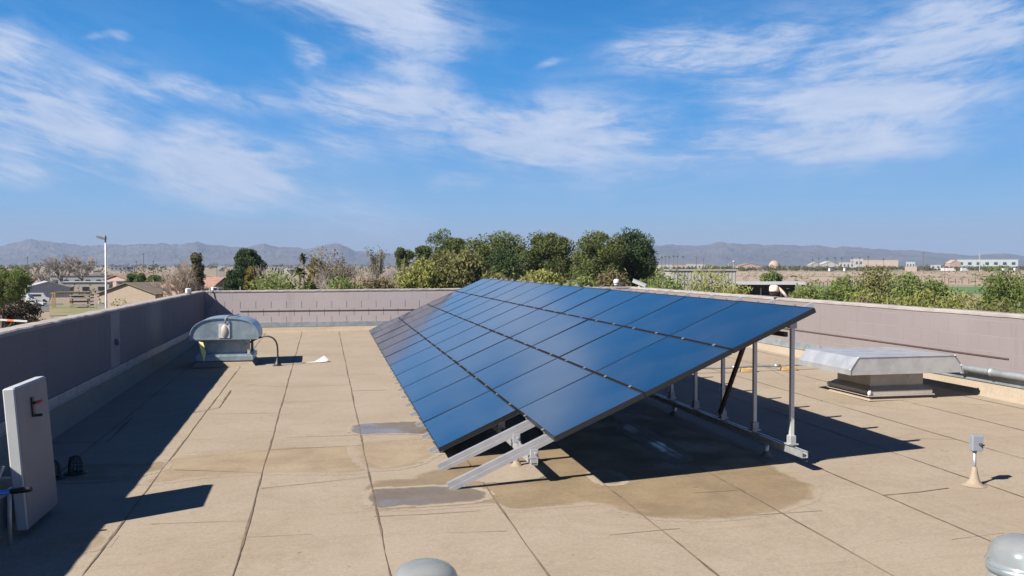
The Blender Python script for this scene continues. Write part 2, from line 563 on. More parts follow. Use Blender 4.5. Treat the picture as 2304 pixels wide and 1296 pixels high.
def panel_glass():
    m = bpy.data.materials.new('module_glass')
    m.use_nodes = True
    t = NT(m.node_tree)
    b = t.n('ShaderNodeBsdfPrincipled'); o = t.n('ShaderNodeOutputMaterial')
    t.l(b.outputs[0], o.inputs[0])
    co = t.n('ShaderNodeTexCoord').outputs['Object']
    oi = t.n('ShaderNodeObjectInfo')
    col = t.mix(oi.outputs['Random'], (0.003, 0.022, 0.062), (0.005, 0.027, 0.070))
    # dust lying on the glass in soft drifts
    dst = t.ramp(t.noise(co, 1.1, 5, 0.6), 0.35, 0.8, 0.0, 0.05)
    col = t.mix(dst, col, (0.30, 0.26, 0.22))
    t.l(col, b.inputs['Base Color'])
    b.inputs['Roughness'].default_value = 0.13
    b.inputs['IOR'].default_value = 1.52
    b.inputs['Specular Tint'].default_value = (0.72, 0.90, 1.0, 1)
    return m


M['glass'] = panel_glass()
M['acrylic'] = mat('clouded_acrylic', (0.24, 0.26, 0.275), 0.16, 0, 0.12, 4.0, spec=0.6)
_t = NT.__new__(NT); _t.t = M['acrylic'].node_tree
_b = [q for q in _t.t.nodes if q.type == 'BSDF_PRINCIPLED'][0]; _o = [q for q in _t.t.nodes if q.type == 'OUTPUT_MATERIAL'][0]
_tr = _t.n('ShaderNodeBsdfTransparent'); _tr.inputs[0].default_value = (0.86, 0.92, 0.93, 1)
_mx = _t.n('ShaderNodeMixShader'); _mx.inputs[0].default_value = 0.62
_t.l(_tr.outputs[0], _mx.inputs[1]); _t.l(_b.outputs[0], _mx.inputs[2]); _t.l(_mx.outputs[0], _o.inputs[0])

# ------------------------------------------------------------------ roof deck
XL, XR, YF, YB = -3.22, 9.13, 25.73, -6.0
XL2, XR2, YF2 = XL + 0.13, XR - 0.13, YF - 0.16      # foot of the cant all round


def capz(x, y):
    if y > YF - 0.3:
        return ZC - 0.69 + (x - XL) / (XR - XL) * 0.055
    return ZC - (0.69 if x < 0 else 0.645) + (0.012 if x < 0 else -0.012) * (YF - y) / 17.0


mb = MB()
xs = np.linspace(XL2, XR2, 30); ys = np.linspace(YB, YF2, 44)
mb.smooth = True
for y in ys:
    for x in xs:
        mb.v.append((x, y, roofz(x, y)))
nx = len(xs)
for j in range(len(ys) - 1):
    for i in range(nx - 1):
        mb.face(j * nx + i, j * nx + i + 1, (j + 1) * nx + i + 1, (j + 1) * nx + i)
# cant strips up to the flashing
FLZ = 1.70
mb.smooth = False


def cant(p0, p1, q0, q1, n=24):
    base = len(mb.v)
    for k in range(n + 1):
        t = k / n
        a = (p0[0] + (p1[0] - p0[0]) * t, p0[1] + (p1[1] - p0[1]) * t)
        b_ = (q0[0] + (q1[0] - q0[0]) * t, q0[1] + (q1[1] - q0[1]) * t)
        az_ = roofz(*a)
        bz = max(ZC - FLZ + (0.08 if b_[0] > 5 else 0), az_ + 0.05)
        mb.v.append((a[0], a[1], az_))
        mb.v.append((a[0] + (b_[0] - a[0]) * .35, a[1] + (b_[1] - a[1]) * .35, az_ + (bz - az_) * .22))
        mb.v.append((b_[0], b_[1], bz + 0.02))
    for k in range(n):
        o = base + k * 3
        mb.face(o, o + 3, o + 4, o + 1); mb.face(o + 1, o + 4, o + 5, o + 2)


cant((XL2, YB), (XL2, YF2), (XL, YB), (XL, YF))
cant((XR2, YB), (XR2, YF2), (XR, YB), (XR, YF))
cant((XL2, YF2), (XR2, YF2), (XL, YF), (XR, YF))
# laps between the strips of roofing: narrow lines of bleed-out bitumen
mb.cur = 1
srng = random.Random(3)


def seam(pts, wd, dz=0.003, wob=0.006):
    """pts in roof x,y"""
    P = []
    for a, b in zip(pts[:-1], pts[1:]):
        n = max(2, int(math.hypot(b[0] - a[0], b[1] - a[1]) / 0.12))
        P += [(a[0] + (b[0] - a[0]) * k / n, a[1] + (b[1] - a[1]) * k / n) for k in range(n)]
    P.append(pts[-1])
    o = len(mb.v); ph = srng.random() * 9
    for i, (x, y) in enumerate(P):
        a, b = P[max(0, i - 1)], P[min(len(P) - 1, i + 1)]
        tx, ty = b[0] - a[0], b[1] - a[1]; L = math.hypot(tx, ty) or 1
        nx_, ny_ = -ty / L, tx / L
        s = wob * (math.sin(i * .23 + ph) + .6 * math.sin(i * .71 + ph * 2)) + srng.uniform(-.4, .4) * wob
        h = wd * (0.5 + 0.28 * math.sin(i * .37 + ph) * math.sin(i * .11) + srng.uniform(-.16, .16))
        for sg in (-1, 1):
            X, Y = x + nx_ * (s + sg * h), y + ny_ * (s + sg * h)
            mb.v.append((X, Y, roofz(X, Y) + dz))
    for i in range(len(P) - 1):
        mb.face(o + 2 * i, o + 2 * i + 1, o + 2 * i + 3, o + 2 * i + 2)


def img(*uv):
    return [on_roof(*p) for p in uv]


def clampx(p):
    return (min(max(p[0], XL2 + .02), XR2 - .02), min(p[1], YF2 - .02))


for r_ in (-1.22, -0.755, -0.281, 0.2106, 0.706, 1.237, 1.787, 2.345, 2.91, 3.466, 4.03, 4.6):
    a, b = on_roof(727 + r_ * 168, 746), on_roof(727 + r_ * 900, 1478)
    a = list(a); b = list(b)
    if a[1] > YF2 - .02:
        t = (YF2 - .02 - b[1]) / (a[1] - b[1]); a = [b[0] + (a[0] - b[0]) * t, YF2 - .02]
    if r_ > 3.4:
        if a[0] > XR2 - .02 or b[0] > XR2 - .02:
            t = (XR2 - .02 - b[0]) / (a[0] - b[0]) if a[0] != b[0] else 1
            if a[0] > XR2 - .02: a = [XR2 - .02, b[1] + (a[1] - b[1]) * t]
    seam([tuple(a), tuple(b)], 0.013, 0.0042, 0.003)
for seg, wd in ((((792, 880), (868, 878)), .02), (((560, 866), (648, 871), (787, 866)), .014), (((408, 934), (492, 918), (520, 878)), .03),
                (((250, 890), (392, 882)), .024), (((110, 997), (240, 995), (298, 940)), .022), (((622, 800), (768, 797)), .012),
                (((840, 1163), (956, 1158), (1080, 1150)), .010), (((586, 1100), (700, 1088), (826, 1074)), .012), (((604, 1013), (812, 1003)), .010),
                (((694, 781), (775, 780)), .014), (((1985, 1115), (2070, 1108), (2135, 1099)), .018), (((1885, 905), (2060, 925)), .010),
                (((2005, 985), (2150, 990)), .008), (((1690, 810), (1790, 860)), .006), (((470, 838), (640, 832)), .012),
                (((1010, 1200), (1140, 1196)), .006), (((2140, 1215), (2260, 1200)), .006), (((548, 1210), (700, 1203)), .006), (((636, 905), (798, 900)), .012), (((470, 932), (620, 930)), .010), (((640, 985), (806, 980)), .010), (((756, 846), (850, 843)), .012), (((392, 1058), (592, 1064)), .010), (((1560, 1110), (1660, 1104)), .008), (((1800, 1040), (1905, 1030)), .010), (((2080, 905), (2230, 912)), .008), (((340, 1180), (560, 1172)), .008), (((1370, 1205), (1530, 1190)), .008), (((1700, 1160), (1850, 1150)), .008)):
    seam([clampx(p) for p in img(*seg)], wd * .68, 0.0046, 0.004)
deck = mb.build('roof_deck', [M['deck'], M['seam']])
tag(deck, kind='structure')


def wet_sheet(name, pts, m, dz, cell=0.035):
    """a damp mark: a fine sheet on the deck that knows how far each point lies inside its outline"""
    P = [on_roof(*p) for p in pts]
    n = len(P); out = []
    for i in range(n):               # Catmull-Rom rounding
        p0, p1, p2, p3 = P[i - 1], P[i], P[(i + 1) % n], P[(i + 2) % n]
        for k in range(6):
            t = k / 6
            out.append([0.5 * (2 * p1[c] + (p2[c] - p0[c]) * t + (2 * p0[c] - 5 * p1[c] + 4 * p2[c] - p3[c]) * t * t + (3 * p1[c] - p0[c] - 3 * p2[c] + p3[c]) * t ** 3) for c in (0, 1)])
    Q = np.array(out); Q2 = np.roll(Q, -1, 0)
    lo, hi = Q.min(0) - .12, Q.max(0) + .12
    gx_ = np.arange(lo[0], hi[0], cell); gy_ = np.arange(lo[1], hi[1], cell)
    X, Y = np.meshgrid(gx_, gy_); pt = np.stack([X.ravel(), Y.ravel()], 1)
    dmin = np.full(len(pt), 9.0); ins = np.zeros(len(pt), bool)
    for a, b in zip(Q, Q2):
        ab = b - a; L = max(1e-9, ab @ ab)
        t = np.clip(((pt - a) @ ab) / L, 0, 1)
        dmin = np.minimum(dmin, np.linalg.norm(pt - (a + t[:, None] * ab), axis=1))
        c = ((a[1] > pt[:, 1]) != (b[1] > pt[:, 1]))
        with np.errstate(divide='ignore', invalid='ignore'):
            xi = (b[0] - a[0]) * (pt[:, 1] - a[1]) / (b[1] - a[1]) + a[0]
        ins ^= c & (pt[:, 0] < xi)
    sd = np.where(ins, dmin, -dmin)
    nx_, ny_ = len(gx_), len(gy_)
    keep = (sd > -.11); idx = -np.ones(len(pt), int); idx[keep] = np.arange(keep.sum())
    b = MB(); b.v = [(x, y, roofz(x, y) + dz) for x, y in pt[keep]]
    for j in range(ny_ - 1):
        for i in range(nx_ - 1):
            q = [j * nx_ + i, j * nx_ + i + 1, (j + 1) * nx_ + i + 1, (j + 1) * nx_ + i]
            if all(idx[k] >= 0 for k in q):
                b.face(*[int(idx[k]) for k in q])
    o = b.build(name, m)
    at = o.data.attributes.new('inside', 'FLOAT', 'POINT')
    at.data.foreach_set('value', sd[keep].astype(np.float32))
    return tag(o, kind='structure')


wet_sheet('damp_patch', [(842, 1085), (930, 1080), (950, 1066), (1010, 1052), (1060, 1030), (1250, 960), (1420, 930), (1640, 1000), (1760, 1068), (1822, 1092), (1818, 1122), (1740, 1148),
                         (1640, 1164), (1500, 1165), (1420, 1152), (1345, 1130), (1235, 1138), (1150, 1142), (1112, 1130), (1000, 1138), (846, 1139)], M['damp'], 0.0015)
wet_sheet('puddle', [(842, 1106), (900, 1101), (980, 1097), (1050, 1100), (1084, 1109), (1080, 1122), (1010, 1131), (900, 1136), (850, 1137)], M['water'], 0.0030)
wet_sheet('puddle', [(1400, 962), (1420, 958), (1462, 980), (1520, 1014), (1540, 1034), (1510, 1030), (1450, 992)], M['film'], 0.0030)
wet_sheet('puddle', [(1340, 1068), (1362, 1062), (1392, 1078), (1388, 1087), (1360, 1086)], M['film'], 0.0030)
wet_sheet('puddle', [(803, 957), (870, 952), (945, 951), (990, 962), (1010, 978), (930, 975), (870, 974), (808, 975)], M['water'], 0.0030)
wet_sheet('stain_patch', [(338, 1086), (372, 1058), (360, 1040), (450, 1024), (590, 1014), (640, 1008), (730, 1006), (816, 1000), (826, 1030), (828, 1056), (760, 1064), (590, 1064), (460, 1072)], M['stain'], 0.0015)
wet_sheet('stain_patch', [(800, 1002), (870, 992), (950, 986), (1010, 1000), (960, 1030), (920, 1048), (834, 1052)], M['stain'], 0.0022)
wet_sheet('stain_patch', [(96, 1224), (150, 1204), (215, 1202), (234, 1214), (214, 1232), (150, 1241), (100, 1238)], M['stain'], 0.0015)
wet_sheet('damp_patch', [(118, 1072), (160, 1050), (240, 1046), (330, 1046), (360, 1040), (356, 1058), (250, 1078), (160, 1082)], M['damp'], 0.0030)

# ------------------------------------------------------------------ parapet walls
TH = 0.22


def wall(name, label, axis, a, b, fixed, outward, bm):
    t = thing(name, label, 'wall', (0, 0, 0))
    m = MB(); capm = MB(); fl = MB()
    n = 40
    lo, hi = [], []
    rows = []
    for k in range(n + 1):
        s = a + (b - a) * k / n
        x, y = (s, fixed) if axis == 'X' else (fixed, s)
        cz = capz(x, y) - 0.045
        ox, oy = (0, outward * TH) if axis == 'X' else (outward * TH, 0)
        rows.append(((x, y, 0.0), (x, y, cz), (x + ox, y + oy, cz), (x + ox, y + oy, 0.0)))
    m.loft(rows, True, True)
    crow = []
    for k in range(n * 4 + 1):
        s = a + (b - a) * k / (n * 4)
        x, y = (s, fixed) if axis == 'X' else (fixed, s)
        cz = capz(x, y) + srng.uniform(-.005, .005)
        z0 = cz - 0.046
        def P_(d, z):
            return (x, y + outward * d, z) if axis == 'X' else (x + outward * d, y, z)
        e = srng.uniform(-.004, .004)
        crow.append((P_(-0.012, z0 - .004), P_(-0.012 + e, cz - .014), P_(0.012, cz), P_(TH - 0.01, cz), P_(TH + .012, cz - .014), P_(TH + .012, z0)))
    capm.loft(crow, True, True)
    m.build('block_face', bm, t)
    capm.build('mortar_cap', M['cap'], t)
    # sheet flashing with its drip lip, in lengths
    zf = ZC - FLZ + (0.08 if (axis == 'Y' and fixed > 0) else 0)
    L = b - a; k = max(1, int(L / 3.05))
    for i in range(k):
        s0, s1 = a + L * i / k, a + L * (i + 1) / k - 0.004
        zt = zf + 0.115
        if axis == 'X':
            fl.box(((s0 + s1) / 2, fixed - outward * 0.014, (zf + zt) / 2), (s1 - s0, 0.024, zt - zf))
            fl.box(((s0 + s1) / 2, fixed - outward * 0.032, zf - .004), (s1 - s0, 0.012, 0.022))
        else:
            fl.box((fixed - outward * 0.014, (s0 + s1) / 2, (zf + zt) / 2), (0.024, s1 - s0, zt - zf))
            fl.box((fixed - outward * 0.032, (s0 + s1) / 2, zf - .004), (0.012, s1 - s0, 0.022))
    fl.build('flashing', M['galvd'], t)
    return t


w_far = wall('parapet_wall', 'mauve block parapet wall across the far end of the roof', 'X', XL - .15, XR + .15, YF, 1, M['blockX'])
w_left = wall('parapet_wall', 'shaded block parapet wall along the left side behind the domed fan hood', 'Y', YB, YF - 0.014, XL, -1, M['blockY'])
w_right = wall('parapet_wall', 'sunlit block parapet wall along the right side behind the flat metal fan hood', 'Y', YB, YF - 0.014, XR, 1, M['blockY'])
# brown bar fixed along the far and right walls
b = MB(); b.box(((XL + .9 + XR) / 2, YF - .008, ZC - 1.262), (XR - XL - .95, .014, .018)); b.build('bar', M['brown'], w_far)
b = MB(); b.box((XR - .008, (10.4 + YF) / 2, ZC - 1.27), (.014, YF - 10.4 - .05, .018)); b.build('bar', M['brown'], w_right)
# pale strip painting reflected sunlight onto the left wall, with a small outlet box
b = MB(); b.box((XL + .0015, 14.95, ZC - 1.16), (.006, .62, .86)); b.build('reflected_sun_patch', M['patch'], w_left)
b = MB(); b.box((XL + .035, 14.95, ZC - 1.20), (.06, .10, .09), 0, .008); b.box((XL + .055, 14.90, ZC - 1.20), (.05, .04, .06), 0, .008)
o = b.build('outlet_box', M['grey'], w_left)

# conduit run along the foot of the right wall
b = MB(); b.smooth = True
b.tube([(XR - .11, y, ZC - 1.47 + .004 * math.sin(y)) for y in np.linspace(9.7, 13.4, 12)], .045, 10)
for y in (10.6, 12.3):
    b.tube([(XR - .11, y, ZC - 1.47), (XR - .11, y + .05, ZC - 1.47)], .056, 10)
pp = thing('wall_pipe', 'thick grey pipe running along the foot of the right wall', 'pipe', (0, 0, 0))
b.build('pipe', M['galvd'], pp)
for y in (11.2, 12.9):
    b = MB(); b.box((XR - .06, y, ZC - 1.53), (.12, .05, .05)); b.build('bracket', M['steel'], pp)

# ------------------------------------------------------------------ solar array
A0 = np.array([1.096, 7.369, ZC - 1.842]); TILT = 0.4195; PH_ = 0.0069
AU = np.array([math.cos(PH_) * math.cos(TILT), -math.sin(PH_) * math.cos(TILT), math.sin(TILT)])
AV = np.array([math.sin(PH_), math.cos(PH_), 0.0011]); AV = AV / np.linalg.norm(AV)
AN = np.cross(AU, AV); AN = AN / np.linalg.norm(AN)
CP, RP = 1.4942, 0.899


def apt(ju, sv, n=0.0):
    """point on the module plane: up-slope metres, along metres, height over the plane"""
    return Vector(A0 + AU * ju + AV * sv + AN * n)


arr = thing('solar_array', 'long tilted array of dark blue solar panels on metal posts', 'solar array', tuple(apt(0, 0)))
IA = Matrix.Translation(-arr.location)
MOD = Matrix((AV, AU, AN)).transposed()


def in_arr(p):
    return Vector(p) - arr.location


Lx, Ly = CP - 0.009, RP - 0.017
gm = MB(); gm.box((0, 0, -0.0035), (Lx - .012, Ly - .012, .004))
fmm = MB()
for sx in (-1, 1):
    fmm.box((sx * (Lx / 2 - .005), 0, -.0215), (.010, Ly - .0202, .046))
    fmm.box((0, sx * (Ly / 2 - .005), -.0215), (Lx, .010, .046))
fmm.box((0, 0, -.012), (Lx - .03, Ly - .03, .006))
prng = random.Random(5)
first = None
for i in range(12):
    for j in range(4):
        if i == 0 and j == 0:
            continue
        if first is None:
            p = gm.build('solar_panel', M['glass'], arr)
            fr = fmm.build('panel_frame', M['frame'], p)
            first = p
        else:
            p = first.copy(); COL.objects.link(p); p.parent = arr
            fr = first.children[0].copy(); COL.objects.link(fr); fr.parent = p
        c = apt((j + .5) * RP, (i + .5) * CP)
        tilt = Matrix.Rotation(prng.gauss(0, .0030), 3, 'X') @ Matrix.Rotation(prng.gauss(0, .0022), 3, 'Y')
        m4 = ((MOD @ tilt).to_4x4())
        m4.translation = in_arr(c)
        p.matrix_local = m4
# rails with clamps, posts, struts
RAIL_S = [0.37 + 0.7471 * k for k in range(24)]
XFRONT, XREAR = 1.833, 4.36
CHZ = ZC - 1.735
rl = None
for k, s in enumerate(RAIL_S):
    b = MB()
    hgt, wd = .086, .040
    c0, c1 = -.075, 4 * RP + .17
    # extrusion profile with side grooves, swept up the slope (local frame: x = across, y = slope, z = normal)
    prof = [(-.020, -.086), (.020, -.086), (.020, -.046), (.0185, -.044), (.0185, -.042), (.020, -.040), (.020, 0), (.006, 0), (.006, -.010), (-.006, -.010), (-.006, 0), (-.020, 0), (-.020, -.040), (-.0185, -.042), (-.0185, -.044), (-.020, -.046)]
    if rl is None:
        b.loft([[(x, c0, z) for x, z in prof], [(x, c1, z) for x, z in prof]], True, True)
        o = b.build('rail', M['alu'], arr)
        rl = o
        cb = MB(); cb.box((0, 0, .0505), (.028, .026, .007)); cb.box((0, 0, .024), (.018, .010, .046)); cb.box((0, 0, .056), (.011, .011, .006))
        cl0 = None
        for j in range(1, 5):
            if cl0 is None:
                cl0 = cb.build('clamp', M['clampm'], o)
            else:
                cc = cl0.copy(); COL.objects.link(cc); cc.parent = o
                cc.location = (0, j * RP, 0)
        cl0.location = (0, RP, 0)
    else:
        o = rl.copy(); COL.objects.link(o); o.parent = arr
        for ch in rl.children:
            cc = ch.copy(); COL.objects.link(cc); cc.parent = o
        if k >= 2:
            cc = cl0.copy(); COL.objects.link(cc); cc.parent = o; cc.location = (0, 0, 0)
    m4 = MOD.to_4x4(); m4.translation = in_arr(apt(0, s, -.047))
    o.matrix_local = m4


def rail_at(s, x, n):
    """world point on rail s at world x, height n over module plane"""
    p0, = (apt(0, s, n),)
    ju = (x - p0.x) / AU[0]
    return apt(ju, s, n)


for k, s in enumerate(RAIL_S):
    top = rail_at(s, XREAR, -.145)
    y = top.y
    b = MB(); b.box(in_arr((XREAR, y, (CHZ + .02 + top.z) / 2)), (.036, .036, top.z - CHZ - .0)); b.build('post', M['alup'], arr)
    b = MB(); b.box(in_arr((XREAR, y, CHZ + .075)), (.066, .070, .09), 0, .006); b.box(in_arr((XREAR, y, CHZ + .036)), (.10, .09, .012)); b.build('post_foot', M['alu'], arr)
    b = MB(); b.box(in_arr((XREAR - .004, y + .026, top.z + .0)), (.075, .012, .10), 0, .004); b.box(in_arr((XREAR - .004, y - .026, top.z + .0)), (.075, .012, .10), 0, .004)
    b.tube([in_arr((XREAR, y - .038, top.z)), in_arr((XREAR, y + .038, top.z))], .010, 6); b.build('hinge_bracket', M['alu'], arr)
    fb = rail_at(s, XFRONT, -.133)
    b = MB(); b.box(in_arr((XFRONT, fb.y - .028, fb.z - .045)), (.075, .012, .13), 0, .004); b.box(in_arr((XFRONT, fb.y + .0, CHZ + .018 - .0)), (.085, .075, .014))
    b.tube([in_arr((XFRONT + .01, fb.y - .05, fb.z - .02)), in_arr((XFRONT + .01, fb.y - .02, fb.z - .02))], .012, 6)
    b.build('front_bracket', M['alu'], arr)


def strut(x, y0, y1, z, name):
    """open-topped strut channel"""
    b = MB()
    pr = [(-.03, -.05), (.03, -.05), (.03, .012), (.016, .012), (.016, .004), (.025, .004), (.025, -.045), (-.025, -.045), (-.025, .004), (-.016, .004), (-.016, .012), (-.03, .012)]
    b.loft([[in_arr((x + px, y0, z + pz)) for px, pz in pr], [in_arr((x + px, y1, z + pz)) for px, pz in pr]], True, True)
    return b.build(name, M['steel'], arr)


strut(XFRONT, 7.70, 25.4, CHZ, 'channel')
strut(XREAR, 7.47, 25.4, CHZ, 'channel')
for X, y0 in ((XFRONT, 8.45), (XREAR, 8.20)):
    for k in range(8):
        y = y0 + 2.41 * k
        if y > 25.3: break
        zd = roofz(X, y)
        b = MB(); b.smooth = True
        b.tube([in_arr((X, y, zd - .01)), in_arr((X, y, CHZ - .05))], .024, 10)
        ft = b.build('pedestal', M['steel'], arr)
        b = MB(); b.smooth = True; b.lathe(in_arr((X, y, zd)), [(.075, .0), (.05, .012), (.032, .045), (.026, .05)], 12); b.build('boot', M['deck'], ft)
# bracing in the rear frame
for k in (1, 6, 11, 16, 21):
    a = rail_at(RAIL_S[k], XREAR, -.2); c = rail_at(RAIL_S[min(k + 1, 23)], XREAR, -.2)
    b = MB(); b.bar(in_arr((XREAR - .035, a.y, a.z + .02)), in_arr((XREAR - .035, c.y, CHZ + .08)), .03, .05); b.build('brace', M['brown'], arr)
b = MB(); b.bar(in_arr((XREAR - .05, 7.74, ZC - .655)), in_arr((XREAR - .05, 25.2, ZC - .64)), .035, .045); b.build('purlin', M['brown'], arr)
# torn tarred pads under two pedestals
pad = wet_sheet('pedestal_pad', [(1085, 1062), (1090, 1080), (1110, 1082), (1165, 1080), (1208, 1070), (1214, 1060), (1180, 1044), (1120, 1046)], M['deck'], 0.0055)

# conduit on wood blocks from the array to the right-hand fan
c0 = on_roof(1545, 842); c1 = on_roof(1870, 830)
cz0, cz1 = roofz(*c0) + .09, roofz(*c1) + .09
b = MB(); b.smooth = True
b.tube([(c0[0] + (c1[0] - c0[0]) * t, c0[1] + (c1[1] - c0[1]) * t, cz0 + (cz1 - cz0) * t + .006 * math.sin(t * 17)) for t in np.linspace(0, 1, 20)], .018, 8)
for t in (.33, .62):
    p = Vector((c0[0] + (c1[0] - c0[0]) * t, c0[1] + (c1[1] - c0[1]) * t, cz0 + (cz1 - cz0) * t)); d = Vector((c1[0] - c0[0], c1[1] - c0[1], 0)).normalized() * .05
    b.tube([p - d, p + d], .027, 8)
cd = b.build('conduit', M['galvd'])
tag(cd, 'thin grey conduit raised on wood blocks behind the panels', 'conduit')
wl = ['tan wood block under the thin conduit close to the rear array posts', 'tan wood block under the conduit nearer the flat metal fan hood']
for n_, t in enumerate((.42, .70)):
    p = (c0[0] + (c1[0] - c0[0]) * t, c0[1] + (c1[1] - c0[1]) * t)
    b = MB(); z = roofz(*p); b.box((0, 0, .036), (.26, .10, .07), 0, .006); b.box((0, 0, .0745), (.05, .08, .006))
    o = b.build('wood_block', M['wood'], None, (p[0], p[1], z), -.2)
    tag(o, wl[n_], 'block', 'wood blocks under the conduit')

# ------------------------------------------------------------------ left fan: domed hood
fx, fy = -1.87, 17.75
fz = roofz(fx, fy)
fan = thing('exhaust_fan', 'galvanised roof exhaust fan with rounded barrel hood beside the left wall', 'exhaust fan', (fx, fy, fz))
b = MB(); b.box((0, .5, .06), (1.00, 1.0, .14)); b.loft([[(-.58, -.08, .004), (.58, -.08, .004), (.58, 1.08, .004), (-.58, 1.08, .004)], [(-.505, -.01, .10), (.505, -.01, .10), (.505, 1.01, .10), (-.505, 1.01, .10)]]); b.build('curb', M['deck'], fan)
b = MB(); b.box((0, .5, .165), (1.06, 1.06, .10), 0, .01); b.box((0, .5, .226), (.98, .98, .024)); b.build('curb_cap', M['galv'], fan)
b = MB(); b.box((-.02, .52, .395), (.80, .72, .33)); b.build('throat', M['galvd'], fan)
for sx in (-1, 1):
    for sy in (0, 1):
        b = MB(); b.box((sx * .44, .08 + .84 * sy, .385), (.05, .05, .31)); b.build('leg', M['galvp'], fan)
HB, HT, HW = .53, .41, .635
arc = [(HW * math.copysign(abs(math.cos(a)) ** .72, math.cos(a)), HB + .03 + (HT - .03) * abs(math.sin(a)) ** .86) for a in np.linspace(math.pi, 0, 29)]
hood = MB(); hood.smooth = True
y0, y1 = -.06, 1.06
rows = [[(x, y, z) for x, z in [(-HW, HB)] + arc + [(HW, HB)]] for y in (y0, y0 + .02, y1)]
hood.loft(rows, closed=False)
inner = [[(x * .975, y, HB + (z - HB) * .965) for x, z in [(-HW, HB)] + arc + [(HW, HB)]] for y in (y0, y1)]
hood.loft(inner, closed=False)
hood.smooth = False
o_ = rows[0]; i_ = inner[0]
k0 = len(hood.v); hood.v += [tuple(p) for p in o_] + [tuple(p) for p in i_]; n_ = len(o_)
for k in range(n_ - 1):
    hood.face(k0 + k, k0 + k + 1, k0 + n_ + k + 1, k0 + n_ + k)
hood.build('hood', M['galv'], fan)
for yy in (y0 + .022, y1 - .02):
    g = MB(); pts = [(x * .972, z) for x, z in [(-HW, HB)] + arc + [(HW, HB)]]
    g.prism([(x, HB + (z - HB) * .962) for x, z in pts], yy, yy + .004)
    g.box((0, yy - .004, HB + .006), (HW * 1.96, .012, .024))
    g.build('end_panel', M['galv'], fan)
b = MB(); b.box((.0, y0 + .008, HB + .165), (.20, .016, .27)); sw = b.build('inspection_plate', M['white'], fan)
b = MB(); b.smooth = True
b.lathe((0, 0, 0), [(.0001, .012), (.07, .012), (.085, .0)], 20, sx=.75, sy=1.45); ov = b.build('oval_cover', M['galvp'], sw)
ov.matrix_local = Matrix.Translation((.01, y0 - .001, HB + .155)) @ Matrix.Rotation(R(90), 4, 'X')
b = MB(); b.smooth = True; b.tube([(.02, y0 - .01, HB + .31), (.03, y0 - .02, HB + .40), (.08, y0 + .05, HB + .445), (.16, y0 + .3, HB + .438), (.20, y0 + .8, HB + .43)], .013, 6); b.build('cable', M['grey'], fan)
b = MB(); b.add([(-.46, -.05, .50), (-.38, -.07, .48), (-.33, -.05, .28), (-.37, -.03, .10), (-.41, -.07, .28)], [(0, 1, 2, 4), (4, 2, 3)]); b.add([(-.465, -.044, .50), (-.385, -.064, .48), (-.335, -.044, .28), (-.375, -.024, .10), (-.415, -.064, .28)], [(0, 1, 2, 4), (4, 2, 3)])
b.build('loose_strip', M['yellow'], fan)
# flexible black conduit with its pitch boot
b = MB(); b.smooth = True
cp = [(fx + .40, fy + .1, fz + .42), (fx + .60, fy + .02, fz + .53), (fx + .78, fy - .06, fz + .58), (fx + .92, fy - .1, fz + .53), (fx + .985, fy - .12, fz + .38), (fx + .99, fy - .12, fz + .04)]
cps = []
for i in range(len(cp) - 1):
    p0, p1, p2, p3 = [Vector(cp[min(max(q, 0), len(cp) - 1)]) for q in (i - 1, i, i + 1, i + 2)]
    for k in range(6):
        t = k / 6
        cps.append(0.5 * (2 * p1 + (p2 - p0) * t + (2 * p0 - 5 * p1 + 4 * p2 - p3) * t * t + (3 * p1 - p0 - 3 * p2 + p3) * t ** 3))
cps.append(Vector(cp[-1]))
fc = thing('flexible_conduit', 'black flexible conduit arching from the domed fan to the roof', 'conduit', (fx + .99, fy - .12, fz))
b.tube([p - fc.location for p in cps], .017, 8)
b.build('tube', M['black'], fc)
b = MB(); b.smooth = True; b.lathe((0, 0, 0), [(.12, .003), (.07, .03), (.04, .10), (.028, .17)], 14); b.build('boot', M['black'], fc)

# crumpled paper on the roof
px_, py_ = on_roof(724, 815)
b = MB()
vs = [(-.13, -.03, .02), (-.04, -.06, .01), (.10, -.04, .02), (.13, .02, .05), (.05, .07, .12), (-.05, .05, .06), (.02, .0, .09), (-.30, -.05, .006), (-.30, -.035, .006), (-.12, -.04, .012)]
b.add(vs, [(0, 1, 6), (1, 2, 6), (2, 3, 6), (3, 4, 6), (4, 5, 6), (5, 0, 6), (7, 9, 0, 8)])
tag(b.build('paper_scrap', M['paper'], None, (px_, py_, roofz(px_, py_))), 'crumpled white paper scrap lying on the roof deck', 'paper')

# ------------------------------------------------------------------ right fan: chamfered hood
gx, gy = 7.75, 10.83
gzz = roofz(gx, gy)
rf = thing('exhaust_fan', 'flat wide galvanised exhaust fan with chamfered hood by the right wall', 'exhaust fan', (gx, gy, gzz))
b = MB(); b.box((0, .47, .03), (.86, .90, .10)); b.loft([[(-.50, -.05, .003), (.50, -.05, .003), (.50, .99, .003), (-.50, .99, .003)], [(-.44, .012, .055), (.44, .012, .055), (.44, .93, .055), (-.44, .93, .055)]]); b.build('curb', M['deck'], rf)
b = MB(); b.box((0, .47, .105), (.98, 1.0, .07), 0, .008); b.loft([[(-.485, -.02, .14), (.485, -.02, .14), (.485, .96, .14), (-.485, .96, .14)], [(-.42, .045, .185), (.42, .045, .185), (.42, .895, .185), (-.42, .895, .185)]], False, True); b.box((0, .47, .066), (1.02, 1.04, .014)); b.build('curb_cap', M['galvp'], rf)
b = MB(); b.box((0, .47, .35), (.82, .80, .36)); nk = b.build('throat', M['galvp'], rf)
b = MB(); b.box((.22, .0685, .30), (.10, .003, .06)); b.build('rating_plate', M['galvd'], rf)
hood = MB()
HX, HY0, HY1, Z0 = .865, -.17, 1.16, .375
